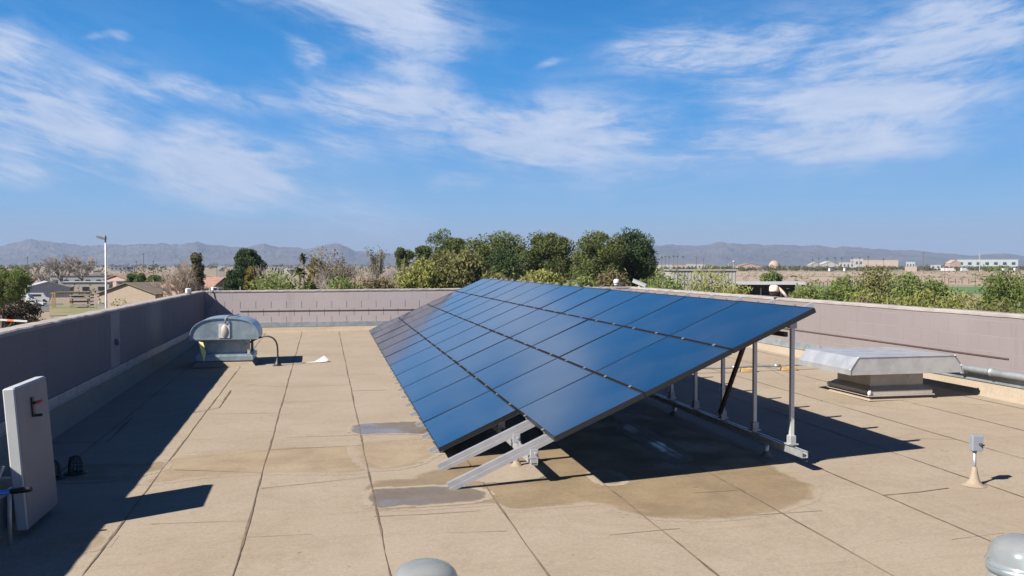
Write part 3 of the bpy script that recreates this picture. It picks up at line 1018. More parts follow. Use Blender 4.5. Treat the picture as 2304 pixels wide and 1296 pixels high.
hp = [(-HX, Z0), (-HX, Z0 + .075), (-HX + .115, Z0 + .235), (HX - .13, Z0 + .235), (HX - .03, Z0 + .10), (HX, Z0)]
rows = [[(x, y, z) for x, z in hp] for y in (HY0, HY1)]
hood.loft(rows, closed=False)
top_y = [HY0, (HY0 + HY1) / 2, HY1]
hood.prism([(x * .985, Z0 + (z - Z0) * .985) for x, z in hp], HY0 + .012, HY0 + .018)
hood.prism([(x * .985, Z0 + (z - Z0) * .985) for x, z in hp], HY1 - .018, HY1 - .012)
hood.build('hood', M['galvb'], rf)
b = MB()
for x, z in (hp[1], hp[2], hp[3], hp[4]):
    b.box((x, HY0 + .012, z), (.022, .024, .022), 0, .006)
b.build('corner_seal', M['white'], rf)
for sx, sy in ((-.49, -.03), (-.49, .96)):
    b = MB(); b.smooth = True; b.lathe((sx, sy, .08), [(.001, .07), (.022, .06), (.03, .03), (.02, .0)], 8, cap0=False); b.build('sealant_lump', M['white'], rf)
b = MB()
b.box((0, HY0 + .3, Z0 + .2365), (.9, .004, .003)); b.box((.1, HY0 + .8, Z0 + .2365), (1.2, .004, .003)); b.build('standing_seam', M['galvd'], rf)

# ------------------------------------------------------------------ roof hatch with its lid stood open
ht = thing('roof_hatch', 'white roof hatch with its thick lid standing open at the left', 'roof hatch', (-2.72, 7.55, roofz(-2.7, 7.5)))
zb = roofz(-2.7, 7.5)
b = MB()
for c, s in (((-.03, -.40, .15), (.78, .06, .30)), ((-.03, .40, .15), (.78, .06, .30)), ((-.39, 0, .15), (.06, .739, .30)), ((.33, 0, .15), (.06, .739, .30))):
    b.box(c, s)
b.box((-.03, -.44, .285), (.80, .03, .03)); b.build('curb', M['grey'], ht)
b = MB(); b.box((.420, .02, .66), (.085, .76, 1.07), 0, .010)
lid = b.build('lid', M['hatchw'], ht)
lid.matrix_local = Matrix.Translation((.56, 0, -.04)) @ Matrix.Rotation(R(-4.4), 4, 'Y') @ Matrix.Translation((-.4625, 0, -.02))
b = MB(); b.box((.464, .02, .66), (.004, .735, 1.045)); b.build('shade_sheet', M['shade_sheet'], lid)  # sheet over the right face, its shade painted in
b = MB(); b.box((.473, -.02, 1.00), (.012, .05, .15)); b.box((.50, .0, .93), (.06, .02, .02)); lt = b.build('latch', M['black'], lid)
b = MB(); b.smooth = True; b.tube([(.485, -.02, 1.03), (.515, .01, 1.032), (.522, .05, 1.032)], .013, 8); b.build('latch_knob', M['red'], lt)
b = MB(); b.bar((.30, -.40, .27), (.40, -.40, .56), .035, .012); b.build('hold_arm', M['white'], ht)
b = MB(); b.smooth = True; b.tube([(-.12, -.52, .33), (.475, -.495, .393)], .018, 10); gb = b.build('grab_bar', M['blue'], ht)
b = MB(); b.smooth = True; b.tube([(.475, -.495, .393), (.485, -.495, .394), (.605, -.49, .404), (.62, -.49, .405)], [.018, .022, .022, .017], 10); b.build('grip', M['black'], gb)
b = MB(); b.smooth = True; b.tube([(.47, -.50, -.0), (.47, -.50, .38)], .016, 8); b.build('grab_post', M['galvp'], ht)

# roof drains
for n_, (u, v, lab) in enumerate(((170, 1066, 'black cage roof drain strainer standing clear of the hatch lid'), (119, 1078, 'black cage roof drain strainer half hidden behind the hatch lid'))):
    x, y = on_roof(u, v); z = roofz(x, y)
    d = thing('roof_drain', lab, 'roof drain', (x, y, z), 0, 'roof drains by the left wall')
    b = MB(); b.lathe((0, 0, 0), [(.11, .008), (.10, .02), (.05, .02), (.05, .002)], 16); b.build('collar', M['black'], d)
    b = MB()
    for k in range(12):
        a = k * math.pi / 6
        b.tube([(.065 * math.cos(a), .065 * math.sin(a), .015), (.058 * math.cos(a), .058 * math.sin(a), .12), (.044 * math.cos(a), .044 * math.sin(a), .165), (.0 * math.cos(a) + .004, 0, .178)], .007, 5)
    for z_ in (.05, .09, .13):
        b.tube([(.062 * math.cos(a), .062 * math.sin(a), z_) for a in np.linspace(0, 2 * math.pi, 17)], .005, 4)
    b.build('cage', M['black'], d)

# electrical box on its post
bx, by = on_roof(2192, 1092); bz = roofz(bx, by)
eb = thing('switch_box', 'small grey electrical switch box on a short post at the right', 'electrical box', (bx, by, bz), R(-12))
b = MB(); b.smooth = True; b.lathe((0, 0, 0), [(.105, .002), (.07, .014), (.042, .05), (.028, .11), (.020, .16), (.015, .165)], 16); b.build('boot', M['deck'], eb)
b = MB(); b.smooth = True; b.tube([(0, 0, .1), (0, 0, .30)], .0135, 10); b.tube([(0, 0, .288), (0, 0, .303)], .020, 8); b.build('post', M['galvd'], eb)
b = MB(); b.box((.012, .0, .372), (.095, .062, .135), 0, .005); b.box((.012, -.034, .372), (.088, .006, .128), 0, .002); bo = b.build('box', M['grey'], eb)
b = MB(); b.smooth = True; b.tube([(.03, -.036, .365), (.03, -.055, .365)], .013, 10); b.box((.037, -.058, .362), (.034, .008, .012)); b.build('switch_handle', M['black'], bo)

# tubular skylights in the foreground
def tube_light(u, v, dep, lab, top):
    r = ray(u, v) * dep
    x, y = r[0], r[1]; z = roofz(x, y)
    t = thing('tubular_skylight', lab, 'skylight', (x, y, z), 0, 'tubular skylights in the foreground')
    h = ZC + top - z
    b = MB(); b.smooth = True; b.lathe((0, 0, 0), [(.30, .004), (.26, .03), (.21, .06), (.195, h - .21)], 32); b.build('flashing_cone', M['galvd'], t)
    b = MB(); b.smooth = True; b.lathe((0, 0, h - .17), [(.0005, -.25), (.17, -.2), (.176, .02), (.186, .024), (.186, .0)], 32); b.build('light_tube', M['galv'], t)
    b = MB(); b.smooth = True; b.lathe((0, 0, h - .21), [(.19, 0), (.207, .002), (.209, .04), (.200, .046)], 36); b.build('ring', M['galv'], t)
    b = MB(); b.smooth = True
    b.lathe((0, 0, h - .168 + 0), [(.213, 0), (.215, .008), (.205, .014), (.203, .03), (.196, .07), (.178, .108), (.15, .135), (.11, .154), (.06, .165), (.0005, .168)], 36); b.build('dome', M['acrylic'], t)


tube_light(957, 1330, 5.25, 'clouded skylight dome cut by the bottom edge near the middle', -1.745)
tube_light(2306, 1300, 5.25, 'clouded skylight dome on a metal ring at the bottom right corner', -1.595)

# ------------------------------------------------------------------ security cameras and cables on the parapets
def on_x(u, v, x):
    r = ray(u, v); p = r * (x / r[0]); return Vector((p[0], p[1], p[2] + ZC))


def on_y(u, v, y):
    r = ray(u, v); p = r * (y / r[1]); return Vector((p[0], p[1], p[2] + ZC))


def dome_cam(p, face, lab, m, s=1.0, grp=None):
    t = thing('security_camera', lab, 'security camera', p, face, grp)
    b = MB(); b.smooth = True
    b.tube([(0, .10 * s, -.12 * s), (0, .02 * s, -.02 * s), (0, -.06 * s, .06 * s), (0, -.14 * s, .08 * s)], .028 * s, 10); b.build('arm', m, t)
    b = MB(); b.smooth = True; b.lathe((0, -.15 * s, 0), [(.02 * s, .125 * s), (.06 * s, .12 * s), (.085 * s, .09 * s), (.09 * s, .03 * s), (.088 * s, .0)], 16, cap1=True); b.build('housing', m, t)
    b = MB(); b.smooth = True; b.lathe((0, -.15 * s, 0), [(.078 * s, .0), (.074 * s, -.04 * s), (.05 * s, -.072 * s), (.001, -.082 * s)], 16); b.build('lens_dome', M['lens'] if m is M['beige'] else M['white'], t)


p = on_x(1395, 650, XR + .05); p.z = capz(XR, p.y) + .08
dome_cam(p, R(-60), 'white dome camera on a bent arm over the array top edge', M['white'], 1.1)
p = on_x(1760, 666, XR + .1); p.z = capz(XR, p.y) + .12
dome_cam(p, R(-110), 'beige dome camera with dark lens on the right parapet', M['beige'], 1.1)
p = on_x(1438, 642, XR + .1); p.z = capz(XR, p.y)
t = thing('security_camera', 'white bullet camera tilted down on the right parapet', 'security camera', p, R(-15))
b = MB(); b.tube([(0, 0, 0), (0, 0, .07)], .022, 8); b.box((0, 0, .006), (.10, .10, .012)); b.build('mount', M['white'], t)
tl = Matrix.Rotation(R(22), 3, 'Y')
b = MB(); b.box((0, 0, .12), (.40, .12, .10), 0, 0, tl); b.build('housing', M['hatchw'], t)
b = MB(); b.box(Vector((0, 0, .12)) + tl @ Vector((.01, 0, .058)), (.44, .15, .012), 0, 0, tl); b.build('sun_shield', M['white'], t)
b = MB(); b.box(Vector((0, 0, .12)) + tl @ Vector((.203, 0, 0)), (.008, .08, .07), 0, 0, tl); b.build('lens', M['lens'], t)
p = on_x(424, 656, XL - .05); p.z = capz(XL, p.y)
t = thing('security_camera', 'small white camera on top of the left parapet near the corner', 'security camera', p, R(200))
b = MB(); b.box((0, 0, .07), (.13, .15, .13), 0, .02); b.build('housing', M['white'], t)
b = MB(); b.smooth = True; b.tube([(0, -.07, .06), (0, -.10, .06)], .026, 10); b.build('lens', M['lens'], t)
p = on_y(482, 656, YF + .1); p.z = capz(p.x, YF)
t = thing('security_camera', 'small white camera on the far parapet beside the left corner', 'security camera', p, R(20))
b = MB(); b.box((0, 0, .05), (.15, .13, .10), R(8), .02); b.build('housing', M['white'], t)
b = MB(); b.smooth = True; b.tube([(.0, -.06, .045), (0, -.09, .04)], .024, 10); b.build('lens', M['lens'], t)
# loose cable in the corner
cc = MB(); cc.smooth = True
x0, yy = XL + .03, YF - .05
cc.tube([(x0 + .10, yy, ZC - .62), (x0 + .11, yy - .01, ZC - .78), (x0 + .19, yy - .02, ZC - .92), (x0 + .18, yy - .02, ZC - 1.08), (x0 + .09, yy - .02, ZC - 1.14), (x0 + .03, yy - .02, ZC - 1.06), (x0 + .02, yy - .02, ZC - .9)], .011, 6)
cc.tube([(x0 + .02, yy - .02, ZC - .9), (x0 + .04, yy - .02, ZC - 1.2), (x0 + .14, yy - .02, ZC - 1.4), (x0 + .2, yy - .03, ZC - 1.56)], .008, 6)
tag(cc.build('loose_cable', M['grey']), 'loose looped cable hanging in the left corner of the parapet', 'cable')

#@@BACKGROUND@@
# ------------------------------------------------------------------ ground, fields, hills
M['dirt'] = mat('dry_earth', (0.215, 0.165, 0.12), 0.95, 0, 0, 0.012, color2=(0.165, 0.13, 0.095))
M['sand'] = mat('pale_earth', (0.27, 0.207, 0.15), 0.95, 0, 0, 0.03, color2=(0.225, 0.172, 0.123))
M['field'] = mat('green_field', (0.05, 0.11, 0.03), 0.95, 0, 0, 0.1, color2=(0.07, 0.13, 0.035))
M['turf'] = mat('worn_turf', (0.12, 0.13, 0.05), 0.95, 0, 0, 0.15, color2=(0.18, 0.15, 0.08))
M['road'] = mat('asphalt', (0.10, 0.095, 0.09), 0.9, 0, 0.2, 0.2)
M['rock'] = mat('bare_rock', (0.078, 0.070, 0.072), 0.95, 0, 0, 0.002, color2=(0.05, 0.047, 0.052))


def polar(name, m, r0s, azs, dz=0.0, hf=gz):
    b = MB()
    for r_ in r0s:
        for a in azs:
            x, y = r_ * math.sin(a), r_ * math.cos(a)
            b.v.append((x, y, hf(x, y) + dz))
    n = len(azs)
    for i in range(len(r0s) - 1):
        for j in range(n - 1):
            b.face(i * n + j, i * n + j + 1, (i + 1) * n + j + 1, (i + 1) * n + j)
    return tag(b.build(name, m), kind='structure')


polar('ground', M['dirt'], [0.0, 60, 150, 250, 300, 350, 400, 450, 500, 560, 620, 700, 780, 860, 950, 1050, 1150, 1250, 1400, 1500, 2500, 5000, 9000, 13500], np.linspace(-math.pi, math.pi, 97))


def A_(u):
    return math.atan2(*[float(k) for k in ray(u, 598)[:2]])


polar('bare_field', M['sand'], [430, 500, 560, 620, 700, 780, 860, 900], np.linspace(A_(1560), A_(2600), 24), 0.03)
polar('green_field', M['field'], [300, 330, 360, 395], np.linspace(A_(1700), A_(2500), 20), 0.08)
polar('dirt_road', M['road'], [640, 652], np.linspace(A_(1500), A_(2600), 30), 0.10)
polar('yard', M['road'], [185, 200, 225], np.linspace(A_(60), A_(140), 8), 0.05)
polar('lawn', M['turf'], [168, 190, 214], np.linspace(A_(110), A_(330), 10), 0.09)
polar('bare_yard', M['sand'], [96, 120, 150], np.linspace(A_(-200), A_(200), 10), 0.05)


def hills(name, prof, dist, depth, seed):
    """eroded desert range: surveyed crest line, broken spurs and gullies running down to the plain"""
    from mathutils import noise as mn
    us = np.linspace(prof[0][0], prof[-1][0], 560)
    vs = np.interp(us, [p[0] for p in prof], [p[1] for p in prof])
    b = MB(); b.smooth = False
    rows = 30
    n = len(us)
    for r_ in range(rows + 6):
        t = r_ / (rows - 1)
        for u, v in zip(us, vs):
            d = dist - depth * (1 - t)
            g = G(u, d)
            crest = max(6, zat(v, dist))
            q = Vector((g.x / 900, g.y / 900, seed))
            rid = mn.ridged_multi_fractal(q, 0.9, 2.1, 5, 1.0, 2.0) - 1.1
            fine = mn.fractal(q * 6, 0.8, 2.0, 4)
            if t <= 1:
                env = t ** 1.35
                h = crest * env * (1 + (.38 * rid) * (1 - t) ** .6) + crest * .10 * fine * min(1, t * 2) * (1 - .55 * t) + crest * .035 * fine * t
            else:
                h = crest * max(0, 1 - (t - 1) * 6)
            b.v.append((g.x, g.y, max(h, 0) + g.z * (1 - min(1, t)) - (3 if r_ == 0 else 0)))
    for r_ in range(rows + 5):
        for i in range(n - 1):
            b.face(r_ * n + i, r_ * n + i + 1, (r_ + 1) * n + i + 1, (r_ + 1) * n + i)
    return tag(b.build(name, M['rock']), kind='structure')


hills('hills', [(-260, 560), (-100, 548), (0, 553), (40, 546), (70, 540), (130, 545), (170, 550), (215, 553), (250, 549), (285, 553), (315, 549), (360, 548), (400, 552), (442, 544), (475, 551), (520, 556),
                (560, 557), (595, 547), (622, 556), (660, 558), (690, 561), (740, 550), (765, 548), (800, 565), (860, 568), (920, 575), (1000, 582), (1120, 592)], 9000, 2600, 4)
hills('hills', [(1150, 590), (1300, 570), (1400, 557), (1470, 550), (1545, 553), (1590, 551), (1625, 546), (1690, 552), (1760, 551), (1800, 552), (1840, 551), (1880, 557), (1905, 554), (1960, 561), (2045, 564), (2100, 568), (2180, 575), (2262, 571), (2304, 576), (2480, 584)], 8200, 2400, 9)


# ------------------------------------------------------------------ vegetation
def quads(C, La, Wa, flat=0.0, updir=None):
    """rhombic leaf-sized faces; C centres (N,3); La, Wa half lengths"""
    N = len(C)
    a = rng.normal(size=(N, 3))
    if updir is not None:
        a = a * .55 + updir
    a /= np.linalg.norm(a, axis=1)[:, None]
    c = rng.normal(size=(N, 3)); c -= (c * a).sum(1)[:, None] * a
    c /= np.linalg.norm(c, axis=1)[:, None]
    La = np.asarray(La).reshape(-1, 1) * rng.uniform(.7, 1.3, (N, 1)); Wa = np.asarray(Wa).reshape(-1, 1) * rng.uniform(.7, 1.3, (N, 1))
    V = np.stack([C + a * La, C + c * Wa, C - a * La, C - c * Wa], 1).reshape(-1, 3)
    return V


def qmesh(name, V, m, parent=None, loc=None):
    N = len(V) // 4
    me = bpy.data.meshes.new(name)
    me.vertices.add(len(V)); me.loops.add(N * 4); me.polygons.add(N)
    me.vertices.foreach_set('co', V.astype(np.float32).ravel())
    me.loops.foreach_set('vertex_index', np.arange(N * 4, dtype=np.int32))
    me.polygons.foreach_set('loop_start', np.arange(0, N * 4, 4, dtype=np.int32))
    me.polygons.foreach_set('loop_total', np.full(N, 4, dtype=np.int32))
    me.materials.append(m)
    me.update()
    o = bpy.data.objects.new(name, me); COL.objects.link(o)
    if parent is not None: o.parent = parent
    if loc is not None: o.location = loc
    return o


def clumps(n, w, d, h, z0, cr, seed, shape='round', low=0.0):
    rg = np.random.default_rng(seed)
    out = []
    while len(out) < n:
        p = rg.uniform(-1, 1, 3)
        r_ = (np.abs(p) ** 2.6).sum() ** (1 / 2.6)
        if r_ > 1 or r_ < .35: continue
        if shape == 'dome' and p[2] < -.75: continue
        k = 1.0
        if shape == 'cone': k = 1.0 - .62 * (p[2] + 1) / 2
        if shape == 'urn': k = .5 + .5 * (p[2] + 1) / 2
        out.append((p[0] * (w / 2 - cr * .5) * k, p[1] * (d / 2 - cr * .5) * k, z0 + (p[2] + 1) / 2 * (h - cr * .9) + cr * .4, cr * rg.uniform(.5, 1.45)))
    return np.array(out)


def crown_pts(cl, per, rg, squash=.8):
    P = []
    for x, y, z, r_ in cl:
        q = rg.normal(size=(per, 3)); q /= np.linalg.norm(q, axis=1)[:, None]
        q *= (rg.uniform(.25, 1, (per, 1)) ** .45) * r_
        q[:, 2] *= squash
        P.append(q + (x, y, z))
    return np.concatenate(P)


M['bark'] = mat('bark', (0.12, 0.085, 0.06), 0.95, 0, 0.35, 2)
M['palebark'] = mat('pale_bark', (0.27, 0.235, 0.20), 0.95, 0, 0.3, 1.5)
M['twig'] = mat('dry_twigs', (0.24, 0.19, 0.15), 0.95, 0, 0.35, 0.6)
M['greytwig'] = mat('grey_twigs', (0.235, 0.21, 0.19), 0.95, 0, 0.3, 0.5)
M['pine'] = leaf_mat('pine_needles', (.098, .122, .042), (.062, .085, .034), (.14, .152, .056), 0.5)
M['darkpine'] = leaf_mat('dark_needles', (.05, .078, .034), (.036, .06, .03), (.075, .10, .042), 0.5)
M['olive'] = leaf_mat('olive_leaves', (.15, .152, .062), (.108, .115, .05), (.19, .182, .08), 0.35)
M['mesq'] = leaf_mat('feathery_leaves', (0.156, 0.204, 0.066), (0.114, 0.156, 0.054), (0.228, 0.258, 0.102), 0.4, .35)
M['mesq2'] = leaf_mat('dark_feathery_leaves', (0.103, 0.144, 0.043), (0.078, 0.114, 0.035), (0.155, 0.186, 0.062), 0.5, .3)
M['verde'] = leaf_mat('yellow_green_leaves', (0.228, 0.240, 0.074), (0.168, 0.186, 0.060), (0.288, 0.282, 0.102), 0.35, .35)
M['dryleaf'] = leaf_mat('dry_leaves', (0.146, 0.125, 0.073), (0.120, 0.107, 0.065), (0.181, 0.146, 0.077), 0.4)
M['gold'] = leaf_mat('golden_leaves', (0.181, 0.138, 0.039), (0.112, 0.107, 0.034), (0.241, 0.172, 0.043), 0.4)
M['oleander'] = leaf_mat('oleander_leaves', (0.034, 0.047, 0.026), (0.026, 0.030, 0.022), (0.120, 0.065, 0.060), 0.8)
M['euca'] = leaf_mat('grey_green_leaves', (0.112, 0.107, 0.056), (0.086, 0.082, 0.043), (0.146, 0.129, 0.069), 0.4)
M['frond'] = leaf_mat('palm_fronds', (0.052, 0.073, 0.026), (0.039, 0.056, 0.022), (0.095, 0.103, 0.043), 0.5)


def limbs(b, base, h, w, n, rg, r0):
    """trunk with forking limbs reaching into the crown"""
    b.smooth = True
    top = Vector((rg.uniform(-.05, .05) * w, rg.uniform(-.05, .05) * w, h * .72))
    b.tube([base, base.lerp(top, .5) + Vector((rg.uniform(-.03, .03) * h, 0, 0)), top], [r0, r0 * .7, r0 * .3], 7)
    for k in range(n):
        s = base.lerp(top, rg.uniform(.25, .85)); a = rg.uniform(0, 6.28)
        e = Vector((math.cos(a) * w * rg.uniform(.22, .42), math.sin(a) * w * rg.uniform(.22, .42), min(h * .95, s.z + h * rg.uniform(.12, .35))))
        b.tube([s, s.lerp(e, .5) + Vector((0, 0, -.03 * h)), e], [r0 * .42, r0 * .26, r0 * .07], 5)


def tree(u, vtop, wpx, d, label, name='tree', cat='tree', group=None, leaf='pine', bark='bark', crown0=.28, n=46, per=260, lw=(.20, .09), shape='round', seed=0, crk=.16, depth=None):
    g = G(u, d); h = zat(vtop, d) - g.z; w_ = wpx / F * d
    rg = np.random.default_rng(seed + 100)
    t = thing(name, label, cat, g, 0, group)
    b = MB(); limbs(b, Vector((0, 0, -.2)), h, w_, 9, random.Random(seed), max(.12, h * .022)); b.build('trunk', M[bark], t)
    cr = crk * (w_ + (h * (1 - crown0))) / 2 * .92
    cl = clumps(int(n * 1.45), w_, depth or w_, h * (1 - crown0), h * crown0, cr, seed, shape)
    P = crown_pts(cl, int(per), rg)
    s = d / 150.0
    qmesh('crown', quads(P, lw[0] * s, lw[1] * s), M[leaf], t)
    return t


def shrub(u, vtop, wpx, d, label, name='shrub', cat='shrub', group=None, leaf='mesq', n=30, per=220, lw=(.13, .04), seed=0, spread=1.0, up=.38):
    """many-stemmed desert shrub with fine feathery foliage"""
    g = G(u, d); h = zat(vtop, d) - g.z; w_ = wpx / F * d
    rg = np.random.default_rng(seed + 300)
    t = thing(name, label, cat, g, 0, group)
    b = MB(); b.smooth = True; tips = []
    for k in range(13):
        a = rg.uniform(0, 6.28); q = rg.uniform(.12, .48)
        e = Vector((math.cos(a) * w_ * q, math.sin(a) * w_ * q, h * rg.uniform(.62, .98)))
        m_ = Vector((e.x * .35, e.y * .35, e.z * .55)); tips.append((m_, e))
        b.tube([Vector((e.x * .05, e.y * .05, -.2)), m_, e], [.05 + .006 * h, .035, .012], 5)
    b.build('stems', M['bark'], t)
    cr = .17 * (w_ * .6 + h * .5)
    cl = clumps(int(n * 1.4), w_, w_, h * .9, h * .10, cr, seed, 'dome')
    P = crown_pts(cl, int(per * 1.35), rg, .95)
    P2 = np.concatenate([np.array([(m_ + (e - m_) * rg.uniform(.2, 1.06)) for _ in range(60)]) + rg.normal(size=(60, 3)) * .22 for m_, e in tips])
    P = np.concatenate([P, P2])
    P = P[P[:, 2] < h * 1.04]
    s = d / 50.0
    qmesh('foliage', quads(P, lw[0] * s, lw[1] * s, updir=np.array([0, 0, up])), M[leaf], t)
    return t


def bare_tree(u, vtop, wpx, d, label, group=None, twig='greytwig', bark='palebark', seed=0, n=7, fan=1.0, leaf=None, cat='bare tree', levels=4, shape=1.0):
    g = G(u, d); h = zat(vtop, d) - g.z; w_ = wpx / F * d
    rg = random.Random(seed + 40)
    t = thing('bare_tree', label, cat, g, 0, group)
    b = MB(); tw = MB(); ends = []
    px = d / 900.0                       # a twig must stay visible: about a picture point thick at the least

    def grow(p, dr, ln, r_, lev):
        q = p + dr * ln
        mid = p.lerp(q, .5) + Vector((rg.gauss(0, .05), rg.gauss(0, .05), rg.gauss(0, .03))) * ln
        (b if lev < 2 else tw).tube([p, mid, q], [max(r_, px * .14), max(r_ * .8, px * .13), max(r_ * .55, px * .10)], 5 if lev < 2 else 3, False)
        ends.append(q)
        if lev >= levels: return
        for k in range(rg.choice((3, 4)) if lev else n):
            o = Vector((rg.gauss(0, 1), rg.gauss(0, 1), rg.gauss(.25, .6))).normalized()
            nd = (dr * 1.0 + o * (.62 if lev else .75) * fan + Vector((0, 0, .18))).normalized()
            grow(p.lerp(q, rg.uniform(.45, 1.0)) if lev else p.lerp(q, rg.uniform(.35, 1.0)), nd, ln * rg.uniform(.58, .86), r_ * .5, lev + 1)
    grow(Vector((0, 0, -.2)), Vector((0, 0, 1)), h * .34, h * .022, 0)
    # fit to the surveyed height and spread
    allv = np.array(b.v + tw.v); mx = allv.max(0); mn = allv.min(0)
    sx = w_ / (np.percentile(allv[:, 0], 99) - np.percentile(allv[:, 0], 1)); sz = h / mx[2]
    f = lambda L: [(p[0] * sx, p[1] * sx, p[2] * sz) for p in L]
    b.v, tw.v = f(b.v), f(tw.v)
    b.build('trunk', M[bark], t); tw.build('twigs', M[twig], t)
    if leaf:
        E = np.array([(p.x * sx, p.y * sx, p.z * sz) for p in ends])
        E = np.repeat(E[rng.random(len(E)) < .6], 3, 0); E = E + rng.normal(size=E.shape) * .25
        qmesh('leaves', quads(E, .13 * d / 150, .09 * d / 150), M[leaf], t)
    return t


def palm(u, vtop, wpx, d, label, group=None, name='palm_tree', seed=0, nf=34, skirt=True, low=False):
    g = G(u, d); h = zat(vtop, d) - g.z; cr = wpx / F * d / 2
    rg = random.Random(seed)
    t = thing(name, label, 'palm tree', g, 0, group)
    hz = h - cr * .75
    b = MB(); b.smooth = True
    r0 = max(.2, d / 4300)
    b.tube([(0, 0, -.2), (.02 * h * rg.uniform(-1, 1), 0, hz * .5), (0, 0, hz)], [r0 * 1.15, r0, r0 * .85], 8)
    b.build('trunk', M['bark'], t)
    fb = MB()
    for k in range(nf):
        a = rg.uniform(0, 6.28); e = rg.uniform(-.55, 1.35)
        dr = Vector((math.cos(a) * math.cos(e), math.sin(a) * math.cos(e), math.sin(e)))
        side = dr.cross(Vector((0, 0, 1))).normalized()
        p0 = Vector((0, 0, hz)); L = cr * rg.uniform(.85, 1.1); wd = cr * .13
        p1 = p0 + dr * L * .55 + Vector((0, 0, L * .05)); p2 = p0 + dr * L + Vector((0, 0, -L * .25))
        o = len(fb.v)
        for p, ww in ((p0, wd * .25), (p1, wd), (p2, wd * .2)):
            fb.v += [tuple(p - side * ww - Vector((0, 0, ww * .5))), tuple(p), tuple(p + side * ww - Vector((0, 0, ww * .5)))]
        for i in (0, 3):
            fb.face(o + i, o + i + 1, o + i + 4, o + i + 3); fb.face(o + i + 1, o + i + 2, o + i + 5, o + i + 4)
    fb.build('fronds', M['frond'], t)
    if skirt:
        sb = MB()
        for k in range(22):
            a = rg.uniform(0, 6.28); z1 = hz - cr * rg.uniform(.5, 1.1)
            s_ = Vector((math.cos(a), math.sin(a), 0)); q = s_.cross(Vector((0, 0, 1)))
            sb.add([s_ * r0 + Vector((0, 0, hz)), s_ * cr * .42 + q * cr * .1 + Vector((0, 0, z1)), s_ * cr * .42 - q * cr * .1 + Vector((0, 0, z1))], [(0, 1, 2)])
        sb.build('dead_skirt', M['dryleaf'], t)
    return t


# --- the big trees behind the array
G1 = 'large evergreen trees behind the solar array'
tree(1006, 514, 98, 150, 'tall round-headed evergreen tree at the left end of the big tree row', 'evergreen_tree', group=G1, leaf='pine', seed=1, n=44, crk=.17)
tree(1112, 519, 162, 140, 'widest dark evergreen tree above the far end of the solar array', 'evergreen_tree', group=G1, leaf='pine', seed=2, n=80, crown0=.18, crk=.15)
tree(1240, 519, 120, 145, 'separate evergreen tree standing with sky on both sides above the array', 'evergreen_tree', group=G1, leaf='pine', seed=3, n=62, crown0=.30)
tree(1350, 516, 126, 125, 'dense evergreen tree left of the tallest crown at the right end of the row', 'evergreen_tree', group=G1, leaf='pine', seed=4, n=66, crown0=.26)
tree(1426, 511, 88, 130, 'tallest dark evergreen tree at the right end of the big tree row', 'evergreen_tree', group=G1, leaf='darkpine', seed=5, n=58, crown0=.2, crk=.18)
tree(1140, 560, 90, 118, 'low dark evergreen tree under the widest crown of the row', 'evergreen_tree', group=G1, leaf='darkpine', seed=6, n=40, crown0=.1)
G2 = 'olive green trees in front of the evergreens'
shrub(1030, 566, 150, 100, 'broad feathery olive green tree in front of the tall round evergreen', 'desert_tree', 'tree', G2, 'olive', 56, 240, seed=7)
shrub(945, 586, 100, 95, 'yellow green bushy tree left of the broad olive green tree', 'desert_tree', 'tree', G2, 'verde', 40, 230, seed=8)
shrub(1110, 604, 90, 90, 'grey green bushy tree rising just behind the array top corner', 'desert_tree', 'tree', G2, 'olive', 34, 220, seed=9)
shrub(1225, 610, 120, 95, 'pale green bushy tree under the separate evergreen', 'desert_tree', 'tree', G2, 'verde', 40, 220, seed=10)
shrub(1310, 620, 84, 90, 'small pale green bush between the two right-hand evergreens', 'desert_tree', 'tree', G2, 'mesq', 30, 200, seed=11)
shrub(1380, 612, 76, 92, 'brownish bush in front of the dense right-hand evergreen', 'desert_tree', 'tree', G2, 'dryleaf', 30, 200, seed=12)
tree(1462, 583, 34, 150, 'small dark tree peeping out right of the tallest evergreen', 'evergreen_tree', group=G1, leaf='euca', seed=13, n=20)
tree(908, 551, 44, 190, 'small flat-topped evergreen tree far left of the big tree row', 'evergreen_tree', leaf='pine', seed=14, n=26, crown0=.4)
tree(950, 553, 42, 175, 'small evergreen tree half hidden by the yellow green bushy tree', 'evergreen_tree', leaf='pine', seed=15, n=26, crown0=.35)
# --- left of the row
tree(561, 558, 64, 170, 'round dark green pine tree standing alone against the left mountains', 'pine_tree', leaf='darkpine', seed=16, n=70, crown0=.22, crk=.15)
tree(518, 604, 38, 140, 'dark green bushy tree below and left of the lone round pine', 'tree', leaf='darkpine', seed=17, n=30, crown0=.1, shape='cone')
tree(568, 594, 34, 150, 'golden brown tree at the foot of the lone round pine', 'tree', leaf='gold', seed=18, n=26, crown0=.15)
bare_tree(600, 592, 50, 145, 'greyish pink leafless tree right of the golden tree', seed=19, n=8)
palm(682, 567, 30, 190, 'fan palm tree with a shaggy crown left of the bare cottonwoods', seed=20)
palm(674, 600, 44, 150, 'low feathery date palm at the foot of the fan palm', 'date palm', seed=21, nf=44, skirt=False)
tree(706, 570, 30, 170, 'thin yellow green tree between the fan palm and the cottonwoods', 'tree', leaf='gold', seed=22, n=20, crown0=.3)
GB = 'bare grey trees left of the evergreens'
bare_tree(745, 553, 90, 150, 'largest bare grey cottonwood with a few dry leaves right of the fan palm', GB, seed=23, n=10, leaf='euca', levels=5)
bare_tree(720, 604, 70, 120, 'low bare pinkish grey tree in front of the largest cottonwood', GB, seed=24, n=9)
bare_tree(808, 586, 66, 160, 'faint spreading bare tree right of the largest cottonwood', GB, seed=25, n=9)
bare_tree(846, 556, 34, 165, 'narrow upright bare poplar tree rising above its neighbours', GB, seed=26, n=12, fan=.5, leaf='euca')
